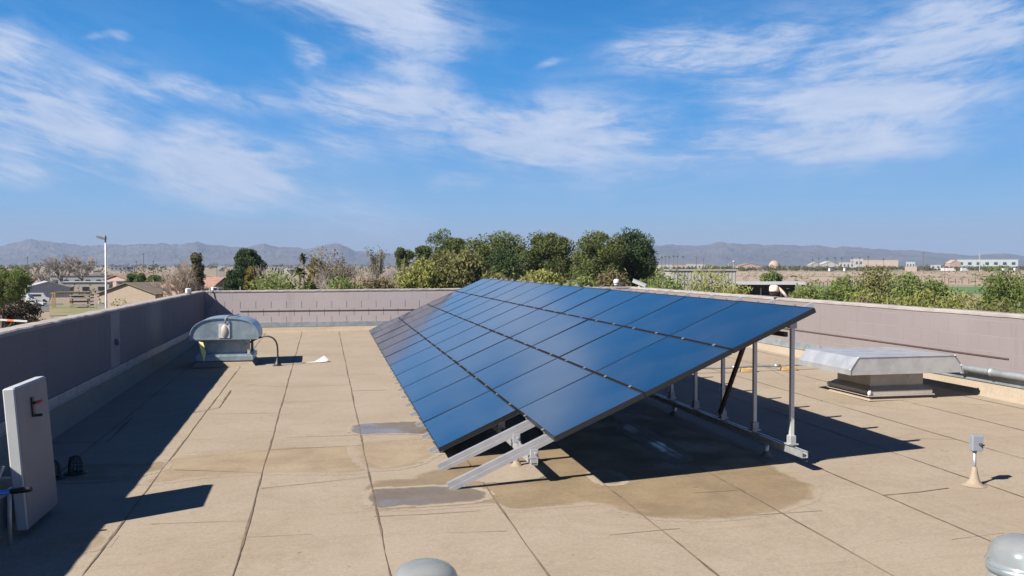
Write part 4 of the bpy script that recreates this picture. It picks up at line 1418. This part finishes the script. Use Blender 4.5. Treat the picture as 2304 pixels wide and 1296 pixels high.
bare_tree(884, 586, 46, 165, 'short bare tree between the narrow poplar and the flat-topped evergreen', GB, seed=27, n=9)
bare_tree(915, 574, 44, 150, 'bare grey tree in front of the flat-topped evergreen', GB, seed=28, n=10)
bare_tree(865, 603, 60, 130, 'low spreading bare tree in front of the narrow poplar', GB, seed=29, n=9)
G3 = 'bushes behind the far parapet'
shrub(622, 620, 130, 62, 'bright green rounded bush behind the far parapet left of the palms', 'bush', 'bush', G3, 'mesq', 50, 260, seed=30)
shrub(780, 624, 90, 66, 'green bush behind the far parapet under the faint bare tree', 'bush', 'bush', G3, 'mesq', 34, 230, seed=31)
shrub(700, 632, 60, 66, 'small dark green bush between the two bright green bushes', 'bush', 'bush', G3, 'mesq2', 24, 200, seed=32)
shrub(852, 624, 84, 72, 'dry brown bush behind the far parapet left of the yellow green tree', 'bush', 'bush', G3, 'dryleaf', 34, 210, seed=33)
bare_tree(413, 576, 92, 118, 'round bushy leafless tree with dense tan twigs behind the left parapet', twig='twig', seed=34, n=13, fan=1.15, levels=5)
tree(444, 567, 30, 165, 'narrow grey green eucalyptus behind the round leafless tree', 'tree', leaf='euca', seed=35, n=26, crown0=.2, shape='cone')
GH = 'dark green trees behind the brown house'
for k, (u, v, wp) in enumerate(((303, 614, 40), (325, 613, 42), (348, 617, 34), (363, 622, 22))):
    tree(u, v, wp, 235, ('leftmost dark green tree behind the brown gabled house', 'broadest dark green tree behind the brown house ridge', 'third dark green tree above the brown house hip', 'smallest dark green tree at the right end of the brown house')[k], 'tree', group=GH, leaf='mesq2', seed=36 + k, n=24, crown0=.1)
tree(8, 593, 112, 74, 'dark green mesquite tree at the left edge of the picture', 'mesquite_tree', 'tree', None, 'mesq', seed=41, n=46, crown0=.60, lw=(.24, .06))
tree(40, 658, 100, 82, 'dark flowering bush below the mesquite at the left edge', 'flowering_bush', 'bush', leaf='oleander', seed=42, n=60, per=110, crown0=.0, lw=(.2, .09))
tree(268, 670, 62, 86, 'yellow green bush beside the white lamp post', 'bush', 'bush', leaf='verde', seed=43, n=36, per=110, crown0=.0, lw=(.2, .09))
tree(240, 686, 34, 84, 'small green bush at the foot of the white lamp post', 'bush', 'bush', leaf='mesq', seed=44, n=22, per=100, crown0=.0, lw=(.2, .09))
GL = 'bare trees among the houses at the left'
bare_tree(90, 581, 36, 300, 'small bare tree with brown top at the far left', GL, seed=45, leaf='dryleaf', levels=3)
bare_tree(140, 570, 56, 290, 'tall faint bare tree behind the metal shed', GL, seed=46, n=9)
bare_tree(184, 566, 66, 290, 'widest faint bare tree behind the pale flat-roofed building', GL, seed=47, n=9)
bare_tree(105, 605, 44, 260, 'low bare tree above the grey metal shed roof', GL, seed=48, n=9, levels=3)
# --- shrubs beyond the right wall
GR = 'desert shrubs beyond the right parapet'
rs = [(1500, 612, 96, 58, 'mesq', 'feathery green shrub left of the white metal building front'),
      (1597, 598, 110, 52, 'verde', 'tallest yellow green shrub in front of the white metal building'),
      (1652, 634, 80, 48, 'verde', 'low yellow green shrub at the left end of the flat carport'),
      (1733, 612, 52, 190, 'mesq', 'small round green shrub standing behind the flat carport'),
      (1820, 624, 90, 62, 'mesq', 'wispy green shrub right of the beige camera'),
      (1876, 640, 80, 50, 'mesq2', 'low dark green shrub between the wispy ones on the right'),
      (1905, 616, 76, 60, 'mesq', 'upright wispy shrub right of the array top corner'),
      (1975, 608, 84, 64, 'olive', 'tall thin shrub with a dark stem against the bare field'),
      (2042, 613, 84, 60, 'mesq', 'tall pale shrub in the middle of the right-hand shrub row'),
      (2102, 616, 92, 62, 'mesq', 'broad soft green shrub before the green field'),
      (1950, 650, 100, 46, 'verde', 'low shrub at the wall under the tall thin shrub'),
      (2060, 656, 130, 44, 'verde', 'low spreading yellow green shrub along the right wall'),
      (2160, 662, 110, 42, 'verde', 'low green shrub in front of the green field gap'),
      (2256, 608, 112, 54, 'mesq2', 'big dark green shrub near the right edge of the picture'),
      (2330, 618, 90, 50, 'mesq2', 'dark shrub cut by the right edge of the picture'),
      (2230, 672, 120, 40, 'olive', 'low dry shrub at the wall below the big dark shrub'),
      (1455, 628, 60, 60, 'mesq', 'small green shrub beside the white bullet camera')]
for k, (u, v, wp, d, lf, lab) in enumerate(rs):
    shrub(u, v, wp, d, lab, 'desert_shrub', 'shrub', GR, lf, 18 + int(wp / 6), 190, seed=60 + k, lw=(.12, .034) if d < 100 else (.09, .03))
shrub(1945, 662, 60, 44, 'dead grey brown shrub at the right wall', 'desert_shrub', 'shrub', GR, 'dryleaf', 16, 120, seed=90)

# ------------------------------------------------------------------ buildings
M['stucco'] = mat('tan_stucco', (0.25, 0.20, 0.16), 0.95, 0, 0.1, 1.0)
M['cream'] = mat('cream_stucco', (0.34, 0.31, 0.26), 0.95, 0, 0.08, 0.6)
M['pinkst'] = mat('pink_stucco', (0.30, 0.22, 0.185), 0.95, 0, 0.1, 0.6)
M['brownroof'] = mat('brown_shingle', (0.14, 0.112, 0.085), 0.95, 0, 0.25, 1.4)
M['redroof'] = mat('red_tile', (0.26, 0.155, 0.12), 0.95, 0, 0.25, 1.2)
M['shed'] = mat('ribbed_sheet', (0.34, 0.35, 0.33), 0.6, 0.1, 0.12, 0.5)
M['shedroof'] = mat('pale_sheet', (0.42, 0.43, 0.44), 0.45, 0.25, 0.1, 0.5)
M['win'] = mat('window_glass', (0.03, 0.035, 0.045), 0.12)
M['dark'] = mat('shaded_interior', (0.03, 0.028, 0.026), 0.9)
M['whitew'] = mat('white_wall', (0.26, 0.26, 0.255), 0.7, 0, 0.1, 0.3)
M['domec'] = mat('tan_dome', (0.30, 0.225, 0.18), 0.9, 0, 0.15, 0.2)
M['bluegrey'] = mat('blue_grey_wall', (0.25, 0.29, 0.31), 0.7, 0, 0.1, 0.3)
M['tanw'] = mat('tan_wall', (0.28, 0.23, 0.195), 0.9, 0, 0.1, 0.2)


def house(u, d, wd, dp, eave, ridge, rot, label, wallm, roofm, cat='house', name='house', zoff=0.0, wins=(), over=.5, hip=False, parent_z=None, group=None):
    """gabled house; the ridge runs along local y, the gable end faces local -y"""
    g = G(u, d); g.z += zoff
    t = thing(name, label, cat, g, rot, group)
    b = MB(); hw = wd / 2
    b.prism([(-hw, -1), (hw, -1), (hw, eave), (0, ridge - .12), (-hw, eave)], 0, dp); b.build('wall', M[wallm], t)
    r = MB()
    for sg in (-1, 1):
        sl_ = (ridge - eave) / hw
        x1 = sg * (hw + over); z1 = eave - sl_ * over
        pts = [(0, -over, ridge), (x1, -over, z1), (x1, dp + over, z1), (0, dp + over, ridge)]
        if hip:
            pts[0] = (0, hw * .7, ridge); pts[3] = (0, dp - hw * .7, ridge)
        r.add(pts + [(p[0], p[1], p[2] + .16) for p in pts], [(3, 2, 1, 0), (4, 5, 6, 7), (0, 1, 5, 4), (1, 2, 6, 5), (2, 3, 7, 6), (3, 0, 4, 7)])
    r.build('roof', M[roofm], t)
    for (face, x, z, ww, hh) in wins:
        f = MB(); p = MB()
        if face == 'f':
            f.box((x, -.03, z), (ww + .16, .06, hh + .16)); p.box((x, -.065, z), (ww, .01, hh))
        else:
            f.box((hw + .03, x, z), (.06, ww + .16, hh + .16)); p.box((hw + .065, x, z), (.01, ww, hh))
        fo = f.build('window', M['whitew'] if wallm != 'cream' else M['stucco'], t); p.build('pane', M['win'], fo)
    return t


def flat(u, d, wd, dp, h, rot, label, wallm, cat='building', name='building', zoff=0.0, wins=0, roofm='shedroof', group=None, rib=0, winz=.55):
    g = G(u, d); g.z += zoff
    t = thing(name, label, cat, g, rot, group)
    b = MB()
    if rib:
        b.box((0, dp / 2, h / 2 - .5), (wd, dp, h + 1))
        k = int(wd / rib)
        for i in range(k):
            b.box((-wd / 2 + (i + .5) * wd / k, -.03, h / 2 - .5), (rib * .35, .07, h + .9))
    else:
        b.box((0, dp / 2, h / 2 - .5), (wd, dp, h + 1))
    b.build('wall', M[wallm], t)
    r = MB(); r.box((0, dp / 2, h + .1), (wd + .5, dp + .5, .2)); r.build('roof', M[roofm], t)
    for i in range(wins):
        x = -wd / 2 + (i + .5) * wd / wins
        p = MB(); p.box((x, -.04, h * winz), (wd / wins * .42, .06, h * .3)); p.build('window', M['win'], t)
    return t


# left side
house(285, 178, 13.0, 11.5, 2.9, 5.0, R(-26), 'brown gabled house with shingle roof behind the white lamp post', 'stucco', 'brownroof', wins=(('r', 6.0, 1.6, 1.2, 1.1),))
g = G(345, 188)
house(346, 192, 7.5, 9, 3.0, 4.6, R(-70), 'brown hip-roofed wing at the right end of the gabled house', 'stucco', 'brownroof', name='house_wing', hip=True)
shedt = house(108, 236, 10.5, 12, 2.7, 4.2, R(20), 'grey ribbed metal shed with pale low-pitched roof', 'shed', 'shedroof', 'shed', 'metal_shed', over=.3)
b = MB()
for k in range(13):
    x = -4.6 + k * 9.2 / 12
    b.box((x, -.04, (2.6 + 1.3 * (1 - abs(x) / 5.2)) / 2 - .1), (.14, .08, 2.5 + 1.3 * (1 - abs(x) / 5.2)))
b.build('wall_ribs', M['shedroof'], shedt)
flat(192, 258, 12.5, 8, 3.7, R(5), 'long cream flat-roofed building right of the metal shed', 'cream', wins=3, winz=.5)
house(262, 285, 11, 14, 4.0, 5.4, R(-35), 'pink tiled house peeping over the brown house roof', 'pinkst', 'redroof')
flat(282, 262, 5.0, 6, 3.9, R(10), 'small grey box building behind the brown house ridge', 'bluegrey', wins=2)
flat(185, 330, 22, 8, 4.6, R(4), 'low dark grey roofed building behind the bare trees at the left', 'bluegrey', roofm='brownroof', wins=6)
house(458, 190, 8.5, 10, 4.3, 6.0, R(0), 'pinkish tiled house beside the round leafless tree', 'pinkst', 'redroof', wins=(('f', -2, 1.8, 1.0, 1.0), ('f', 2, 1.8, 1.0, 1.0)))
house(500, 176, 9, 10, 4.4, 6.1, R(70), 'tile-roofed house left of the dark bushy tree', 'pinkst', 'redroof', wins=(('f', -1.5, 1.7, 1.0, 1.0),))
house(822, 170, 7, 9, 3.6, 5.2, R(60), 'red tiled roof half hidden by bare trees', 'pinkst', 'redroof')
house(868, 165, 7.5, 9, 4.4, 6.2, R(70), 'red tiled roof above the dry brown bush', 'pinkst', 'redroof')
# white rail fence and wire fence
def fence(u0, d0, u1, d1, n, h, label, m, rails=(.5, .95), name='rail_fence', r_=.05, up=0.0):
    a, c = G(u0, d0), G(u1, d1)
    t = thing(name, label, 'fence', a)
    for k in range(n):
        p = a.lerp(c, k / (n - 1)) - a; p.z = G(u0 + (u1 - u0) * k / (n - 1), d0 + (d1 - d0) * k / (n - 1)).z - a.z
        b = MB(); b.box((p.x, p.y, h / 2 - .1 + p.z), (r_ * 2, r_ * 2, h + .2)); b.build('post', M[m], t)
    for z in rails:
        b = MB(); b.bar((0, 0, h * z), (c.x - a.x, c.y - a.y, c.z - a.z + h * z), r_ * .9, r_ * .9); b.build('rail', M[m], t)
    return t


fence(440, 150, 540, 150, 9, 5.0, 'white rail fence in front of the tile-roofed houses', 'whitew', (.62, .95), 'rail_fence', .06)
fence(200, 160, 335, 160, 11, 2.2, 'wire fence in front of the brown house', 'galvp', (.5, .97), 'wire_fence', .04)
fence(1660, 330, 1890, 330, 26, 2.4, 'line of fence posts in front of the bare field behind the carport', 'bark', (.92,), 'wire_fence', .12)
fence(2120, 400, 2240, 400, 9, 2.4, 'short row of fence posts beyond the green field at the right', 'bark', (.92,), 'wire_fence', .12)
fence(120, 118, 215, 118, 6, 1.8, 'sparse wire fence across the dry yard at the left', 'galvp', (.95,), 'wire_fence', .04)

# lamp post
g = G(238, 62)
t = thing('lamp_post', 'tall white lamp post with one flood head beyond the left parapet', 'lamp post', g)
top = zat(538, 62) - g.z
b = MB(); b.smooth = True; b.tube([(0, 0, -.2), (0, 0, top)], [.078, .058], 10); b.build('pole', M['white'], t)
b = MB(); b.smooth = True; b.tube([(0, 0, top), (0, 0, top + .12)], .075, 10); b.tube([(0, 0, top + .12), (0, 0, top + .26)], [.05, .04], 8); b.build('photo_sensor', M['brown'], t)
b = MB(); b.bar((-.02, 0, top + .02), (-.56, -.07, top + .18), .32, .15); hd = b.build('lamp_head', M['galvd'], t)
b = MB(); b.bar((-.08, -.01, top - .05), (-.53, -.07, top + .08), .24, .02); b.build('lens', M['galvp'], hd)
# barrier pole
g0, g1 = G(-30, 62), G(60, 62)
t = thing('barrier_arm', 'white and orange striped barrier pole at the left edge', 'barrier', g0)
z0 = zat(718, 62); z1 = zat(723, 62)
M['orange'] = mat('orange_paint', (0.60, 0.14, 0.05), 0.6)
L = Vector((g1.x - g0.x, g1.y - g0.y, 0)).length
d_ = Vector((g1.x - g0.x, g1.y - g0.y, 0)).normalized()
for k in range(6):
    a = d_ * (L * k / 6); c = d_ * (L * (k + 1) / 6 - .002)
    b = MB(); b.bar(a + Vector((0, 0, z0 + (z1 - z0) * k / 6 - g0.z)), c + Vector((0, 0, z0 + (z1 - z0) * (k + 1) / 6 - g0.z)), .10, .13); b.build('band', M['white'] if k % 3 != 0 else M['orange'], t)
b = MB(); b.bar((0, 0, -.2), (0, 0, z0 - g0.z + .2), .25, .25, (1, 0, 0)); b.build('post', M['white'], t)

# open timber rack with stacked pipes on the lawn
g = G(178, 178)
t = thing('storage_rack', 'open timber rack stacked with pipes in front of the metal shed', 'rack', g, R(8))
for x, y in ((-4.8, 0), (-1.6, 0), (1.5, 0), (-4.8, 3), (-1.6, 3), (1.5, 3)):
    b = MB(); b.box((x, y, 1.4), (.22, .22, 3.2)); b.build('post', M['wood'], t)
b = MB(); b.box((-1.65, 0, 3.05), (7.2, .18, .22)); b.box((-1.65, 3, 3.05), (7.2, .18, .22)); b.build('top_beam', M['wood'], t)
b = MB(); b.box((-1.2, 1.5, 3.22), (6.4, 3.6, .10)); b.build('roof_sheet', M['brownroof'], t)
for z in (.5, 1.2, 1.9, 2.5):
    b = MB()
    for q in range(6):
        b.tube([(-1.8 + .1 * q, -.4 + q * .6, z + .1), (2.0 + .2 * (q % 3), -.4 + q * .6, z + .1)], .12, 6)
    b.build('pipes', M['galvp'] if z != 1.2 else M['black'], t)
b = MB()
for q in range(7):
    b.box((4.0 + .5 * (q % 3), -.6 + .5 * q, .4 + .25 * (q % 4)), (1.6, .3, .8), .3 * q)
b.build('scrap_stack', M['galvp'], t)

# right side structures
flat(1584, 150, 10.9, 7, zat(609, 150) - G(1584, 150).z, R(-12), 'white ribbed metal building behind the yellow green shrub', 'whitew', 'building', 'metal_building', roofm='whitew', rib=.55)
g = G(1735, 178)
hz = zat(640, 178) - g.z
t = thing('carport', 'flat metal carport roof on posts over parked things', 'carport', g, R(-14))
b = MB(); b.box((0, 3, hz + .35), (13.4, 7, .30)); b.box((0, -.55, hz + .25), (13.4, .12, .55)); b.build('roof', M['shedroof'], t)
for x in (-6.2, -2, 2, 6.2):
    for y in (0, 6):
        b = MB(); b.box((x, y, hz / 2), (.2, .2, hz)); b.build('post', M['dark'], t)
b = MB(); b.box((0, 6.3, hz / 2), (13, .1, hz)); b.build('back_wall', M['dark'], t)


def vehicle(u, d, label, kind='van', rot=0, m='white', group=None, cat='van', zoff=0):
    g = G(u, d); g.z += zoff
    t = thing('parked_' + kind, label, cat, g, rot, group)
    sh_ = {'van': [(-2.6, .35), (2.45, .35), (2.6, .55), (2.6, 1.0), (1.9, 1.25), (1.3, 2.1), (-2.5, 2.15), (-2.6, 2.0)],
           'pickup': [(-2.7, .45), (2.5, .45), (2.65, .6), (2.6, 1.0), (1.35, 1.12), (.75, 1.75), (-.55, 1.78), (-.75, 1.1), (-2.7, 1.1)],
           'car': [(-2.2, .35), (2.1, .35), (2.2, .5), (2.15, .8), (1.2, .95), (.5, 1.4), (-1.0, 1.42), (-1.8, 1.0), (-2.2, .9)],
           'truck': [(-3.6, .6), (3.4, .6), (3.5, 1.0), (3.5, 1.6), (2.9, 2.5), (1.9, 2.55), (1.85, 3.3), (-3.6, 3.3)]}[kind]
    b = MB(); b.prism(sh_, -.9, .9); b.build('body', M[m], t)
    zt = max(z for _, z in sh_); x1 = {'van': .9, 'pickup': .55, 'car': .5, 'truck': 2.8}[kind]; x0 = {'van': -2.2, 'pickup': -.5, 'car': -1.3, 'truck': 2.0}[kind]
    zl = {'van': 1.35, 'pickup': 1.2, 'car': .98, 'truck': 1.7}[kind]; zh = {'van': 1.85, 'pickup': 1.65, 'car': 1.3, 'truck': 2.3}[kind]
    for sy in (-1, 1):
        b = MB(); b.box(((x0 + x1) / 2, sy * .905, (zl + zh) / 2), (x1 - x0, .02, zh - zl)); b.build('window', M['win'], t)
        for x in (sh_[0][0] * .62, sh_[1][0] * .62):
            wb = MB(); wb.tube([(x, sy * .72, .36), (x, sy * .93, .36)], .37, 12); wb.build('wheel', M['black'], t)
    return t


GV = 'white vehicles parked by the metal shed'
vehicle(52, 200, 'white van with dark windows at the left of the parked row by the metal shed', 'van', R(-10), group=GV)
vehicle(84, 208, 'white van parked against the ribbed wall of the metal shed', 'van', R(5), group=GV)
vehicle(28, 204, 'white pickup half behind the mesquite at the far left', 'pickup', R(-5), cat='pickup', group=GV)
vehicle(76, 186, 'low white car in front of the parked vans', 'car', R(-8), cat='car', group=GV)
vehicle(387, 150, 'light car just showing above the left parapet below the round leafless tree', 'van', R(0), cat='car', m='galvp', zoff=.6)
vehicle(1702, 182, 'white van under the flat carport', 'van', R(-14))
vehicle(1722, 183, 'white pickup under the right half of the carport', 'pickup', R(-14), cat='pickup', zoff=.7)
vehicle(1786, 575, 'dark car driving on the far field road', 'car', R(-20), 'brown', cat='car')
GT = 'white vehicles parked along the far side of the field'
for k, (u, v) in enumerate(((2126, 604), (2141, 603), (2170, 603), (2262, 604), (2287, 605), (1870, 603), (1902, 603))):
    vehicle(u, 860, ('white truck left of a tight pair beyond the bare field', 'white truck right of a tight pair beyond the bare field', 'lone white truck under the long green-grey building', 'white truck near the right edge beyond the field', 'white truck furthest right beyond the field', 'white truck below the light grey sheds', 'white truck below the pale blue-striped building')[k], 'truck', R(-25 + 11 * k), cat='truck', group=GT)

# the town across the field
def town(u0, u1, v0, v1, label, wm, kind='flat', wins=0, roofm='whitew', d=None):
    d = d or 1150
    u = (u0 + u1) / 2; wd = (u1 - u0) / F * d
    z = G(u, d).z; h = max(2.6, zat(v0, d) - z)
    if kind == 'flat':
        return flat(u, d, wd, min(30, wd * .6), h, -YAW - math.atan((u - PW / 2) / F) * .8, label, wm, wins=wins, roofm=roofm)
    return house(u, d, wd, min(30, wd), h * .62, h, -YAW, label, wm, roofm, 'building', 'building', over=.4)


TOWN = [(1474, 1512, 595, 601, 'long white building below the row of six palms', 'whitew', 'flat', 0, 'whitew', 1000),
        (1545, 1586, 594, 600, 'white building right of the row of six palms', 'whitew', 'flat', 5, 'whitew', 1000),
        (1512, 1543, 596, 602, 'low tan building between the two white ones by the palms', 'tanw', 'flat', 3, 'tanw', 980),
        (1664, 1712, 593, 600, 'low pink roofed building left of the tan dome', 'pinkst', 'gable', 0, 'redroof', 1050),
        (1824, 1848, 590, 599, 'small white gabled building right of the tan dome', 'whitew', 'gable', 0, 'whitew', 1100),
        (1850, 1886, 588, 599, 'light grey sheds right of the small white building', 'shed', 'gable', 0, 'shedroof', 1100),
        (1889, 1920, 590, 598, 'pale building with blue windows beyond the field', 'whitew', 'flat', 4, 'bluegrey', 1100),
        (1915, 1941, 582, 590, 'white house standing highest among the palms', 'whitew', 'flat', 3, 'whitew', 1300),
        (1943, 2018, 585, 598, 'long wide tan building in the middle of the far side', 'tanw', 'flat', 0, 'tanw', 1350),
        (2038, 2062, 599, 605, 'pale pink trailer box beyond the bare field', 'tanw', 'flat', 0, 'whitew', 860),
        (2040, 2058, 589, 597, 'small blue-grey building above the pink trailer box', 'bluegrey', 'flat', 3, 'bluegrey', 1100),
        (2095, 2116, 596, 601, 'small low white building right of the far pole', 'whitew', 'flat', 2, 'whitew', 1000),
        (2138, 2162, 585, 597, 'pinkish gabled building left of the long green-grey one', 'pinkst', 'gable', 0, 'tanw', 1150),
        (2160, 2282, 584, 597, 'very long green-grey building near the right edge', 'bluegrey', 'flat', 7, 'shed', 1200),
        (210, 226, 609, 616, 'small white building far behind the lamp post', 'whitew', 'flat', 0, 'whitew', 520),
        (286, 294, 608, 615, 'tiny white shed above the dark trees of the brown house', 'whitew', 'flat', 0, 'whitew', 520),
        (110, 126, 610, 616, 'tiny white gabled building above the metal shed at the far left', 'whitew', 'gable', 0, 'whitew', 520),
        (492, 504, 608, 615, 'small white building left of the lone round pine', 'whitew', 'flat', 0, 'whitew', 480),
        (610, 630, 599, 605, 'low white building between the lone pine and the fan palm', 'whitew', 'flat', 3, 'whitew', 800),
        (632, 654, 601, 607, 'cluster of white houses left of the fan palm', 'whitew', 'gable', 0, 'whitew', 760),
        (622, 634, 610, 616, 'small white shed just above the bright green rounded bush', 'whitew', 'flat', 0, 'whitew', 480),
        (72, 100, 622, 630, 'low brown-roofed house at the far left behind the shed', 'pinkst', 'gable', 0, 'brownroof', 330),
        (250, 300, 600, 605, 'long low grey building behind the lamp post in the distance', 'bluegrey', 'flat', 6, 'whitew', 900),
        (1466, 1476, 613, 620, 'tiny white shed beside the tallest evergreen', 'whitew', 'gable', 0, 'whitew', 400)]
for q in TOWN:
    town(*q[:9], d=q[9])
g = G(1742, 1500)
t = thing('dome_building', 'tan dome building in front of the right mountains', 'dome building', g)
rr = 25 / 2 / F * 1500; hz = zat(586, 1500) - g.z
b = MB(); b.smooth = True; b.lathe((0, 0, -.5), [(rr, 0), (rr, 2.6)] + [(rr * math.cos(a), 2.6 + (hz - 2.1) * math.sin(a)) for a in np.linspace(.1, 1.56, 9)], 24); b.build('dome', M['domec'], t)
b = MB(); b.box((0, -rr - .1, .8), (4, .8, 2.2)); b.box((4.5, -rr + 1.2, .8), (1.6, .6, 2)); b.build('doorway', M['dark'], t)
g = G(1651, 1000)
t = thing('water_tank', 'round white tank on a mast left of the tan dome', 'tank', g)
hz = zat(589, 1000) - g.z
b = MB(); b.smooth = True; b.lathe((0, 0, hz), [(.01, -1.5)] + [(1.6 * math.cos(a), 1.5 * math.sin(a)) for a in np.linspace(-1.2, 1.5, 9)], 14); b.build('tank', M['whitew'], t)
b = MB(); b.tube([(0, 0, -.5), (0, 0, hz - 1)], .35, 8); b.build('mast', M['whitew'], t)
# palms of the town
GP = 'palms of the far town'
six = ['leftmost of the row of six palms', 'second palm from the left in the row of six', 'third palm from the left in the row of six', 'fourth and tallest palm in the row of six', 'fifth palm from the left in the row of six', 'rightmost of the row of six palms']
for k, (u, v) in enumerate(((1489, 576), (1497, 575), (1505, 575), (1515, 574), (1524, 575), (1537, 575))):
    palm(u, v, 8.5, 900, six[k] + ' right of the tallest evergreen', GP, seed=200 + k, nf=20, skirt=False)
for k, (u, v, l_) in enumerate(((1828, 581, 'small palm just right of the tan dome'), (1842, 579, 'palm above the small white gabled building'), (1861, 579, 'left palm above the light grey sheds'), (1879, 578, 'right palm above the light grey sheds'),
                                (1894, 578, 'palm above the pale building with blue windows'), (1917, 578, 'palm at the left end of the highest white house'), (1934, 578, 'palm at the right end of the highest white house'), (1953, 576, 'palm left above the long wide tan building'), (1988, 580, 'round-headed palm on the long wide tan building skyline'))):
    palm(u, v, 8, 1080, l_, GP, seed=220 + k, nf=18, skirt=False)
# poles
def pole(u, v, d, label, lattice=False, grp='far utility poles'):
    g = G(u, d); h = zat(v, d) - g.z
    t = thing('utility_pole', label, 'pole', g, 0, grp)
    r_ = d / 2600
    b = MB(); b.tube([(0, 0, -.3), (0, 0, h)], [r_, r_ * .8], 6); b.build('pole', M['galvp'] if lattice else M['bark'], t)
    b = MB(); b.box((0, 0, h * .93), (h * .16, r_, r_ * 1.2)); b.build('crossarm', M['galvp'] if lattice else M['bark'], t)


for u, v, d, l_ in ((62, 576, 420, 'dark utility pole at the far left against the mountains'), (323, 569, 700, 'faint thin pole left of the round leafless tree'), (307, 586, 520, 'short utility pole above the brown house ridge'), (345, 586, 560, 'short utility pole right of the brown house trees'),
                    (488, 592, 420, 'utility pole left of the lone round pine'), (1567, 577, 900, 'thin pole right of the row of six palms'), (1583, 580, 900, 'thin pole with a white lamp above the second white building')):
    pole(u, v, d, l_)
pole(2077, 566, 900, 'tall dark mast beyond the bare field', False)
pole(2204, 568, 640, 'tall pale slender mast near the right edge', True)
pole(2126, 590, 420, 'thin pole in the bare field in front of the white trucks', False)

# far-off tree cover of the town and desert scrub: too many to count
Pn = []
for k in range(900):
    u = rng.uniform(-200, 2500); d = rng.uniform(620, 2400)
    if 1560 < u and d < 930: d = rng.uniform(930, 2300)
    g = G(u, d); s = rng.uniform(1.2, 4.2) * (1.4 if u < 1300 else 1.0)
    q = rng.normal(size=(34, 3)); q /= np.linalg.norm(q, axis=1)[:, None]
    q *= rng.uniform(.4, 1, (34, 1)); q = q * (s * 1.2, s * 1.2, s * .8) + (g.x, g.y, g.z + s * .7)
    Pn.append(q)
for k in range(620):
    u = rng.uniform(1470, 2420); d = rng.uniform(905, 1120)
    g = G(u, d); s = rng.uniform(1.0, 3.3)
    q = rng.normal(size=(34, 3)); q /= np.linalg.norm(q, axis=1)[:, None]
    q *= rng.uniform(.4, 1, (34, 1)); q = q * (s * 1.3, s * 1.3, s * .8) + (g.x, g.y, g.z + s * .7)
    Pn.append(q)
V = quads(np.concatenate(Pn), .8, .5)
M['fartree'] = leaf_mat('far_trees', (0.065, 0.073, 0.034), (0.103, 0.090, 0.052), (0.086, 0.095, 0.043), 0.01)
tag(qmesh('distant_trees', V, M['fartree']), kind='stuff')
Pn = []
for k in range(700):
    u = rng.uniform(1480, 2500); d = rng.uniform(420, 900)
    g = G(u, d); s = rng.uniform(.25, .9)
    q = rng.normal(size=(12, 3)) * (s, s, s * .5) + (g.x, g.y, g.z + s * .4); Pn.append(q)
for k in range(500):
    u = rng.uniform(-100, 460); d = rng.uniform(240, 600)
    g = G(u, d); s = rng.uniform(.5, 2.2)
    q = rng.normal(size=(26, 3)) * (s * .6, s * .6, s * .45) + (g.x, g.y, g.z + s * .7); Pn.append(q)
tag(qmesh('scrub', quads(np.concatenate(Pn), .35, .2), M['euca']), kind='stuff')
Pn = []
for k in range(2600):
    u = rng.uniform(-60, 260); d = rng.uniform(88, 135)
    g = G(u, d); q = rng.normal(size=(3, 3)) * (.25, .25, .12) + (g.x, g.y, g.z + .25); Pn.append(q)
M['straw'] = leaf_mat('straw', (0.310, 0.232, 0.112), (0.241, 0.189, 0.086), (0.361, 0.284, 0.146), 0.2)
tag(qmesh('dry_grass', quads(np.concatenate(Pn), .38, .05, updir=np.array([0, 0, 1.2])), M['straw']), kind='stuff')

# ------------------------------------------------------------------ air: far things fade to blue
hz_ = MB(); hz_.box((0, 0, 219), (28600, 28600, 444)); hb = hz_.build('haze', [])
hm = bpy.data.materials.new('haze_air'); hm.use_nodes = True
t = NT(hm.node_tree)
pv = t.n('ShaderNodeVolumePrincipled'); o = t.n('ShaderNodeOutputMaterial')
pv.inputs['Color'].default_value = (0.335, 0.46, 0.69, 1)
pv.inputs['Density'].default_value = 0.00008
pv.inputs['Anisotropy'].default_value = 0.0
t.l(pv.outputs[0], o.inputs['Volume'])
hb.data.materials.append(hm)
tag(hb, kind='stuff')
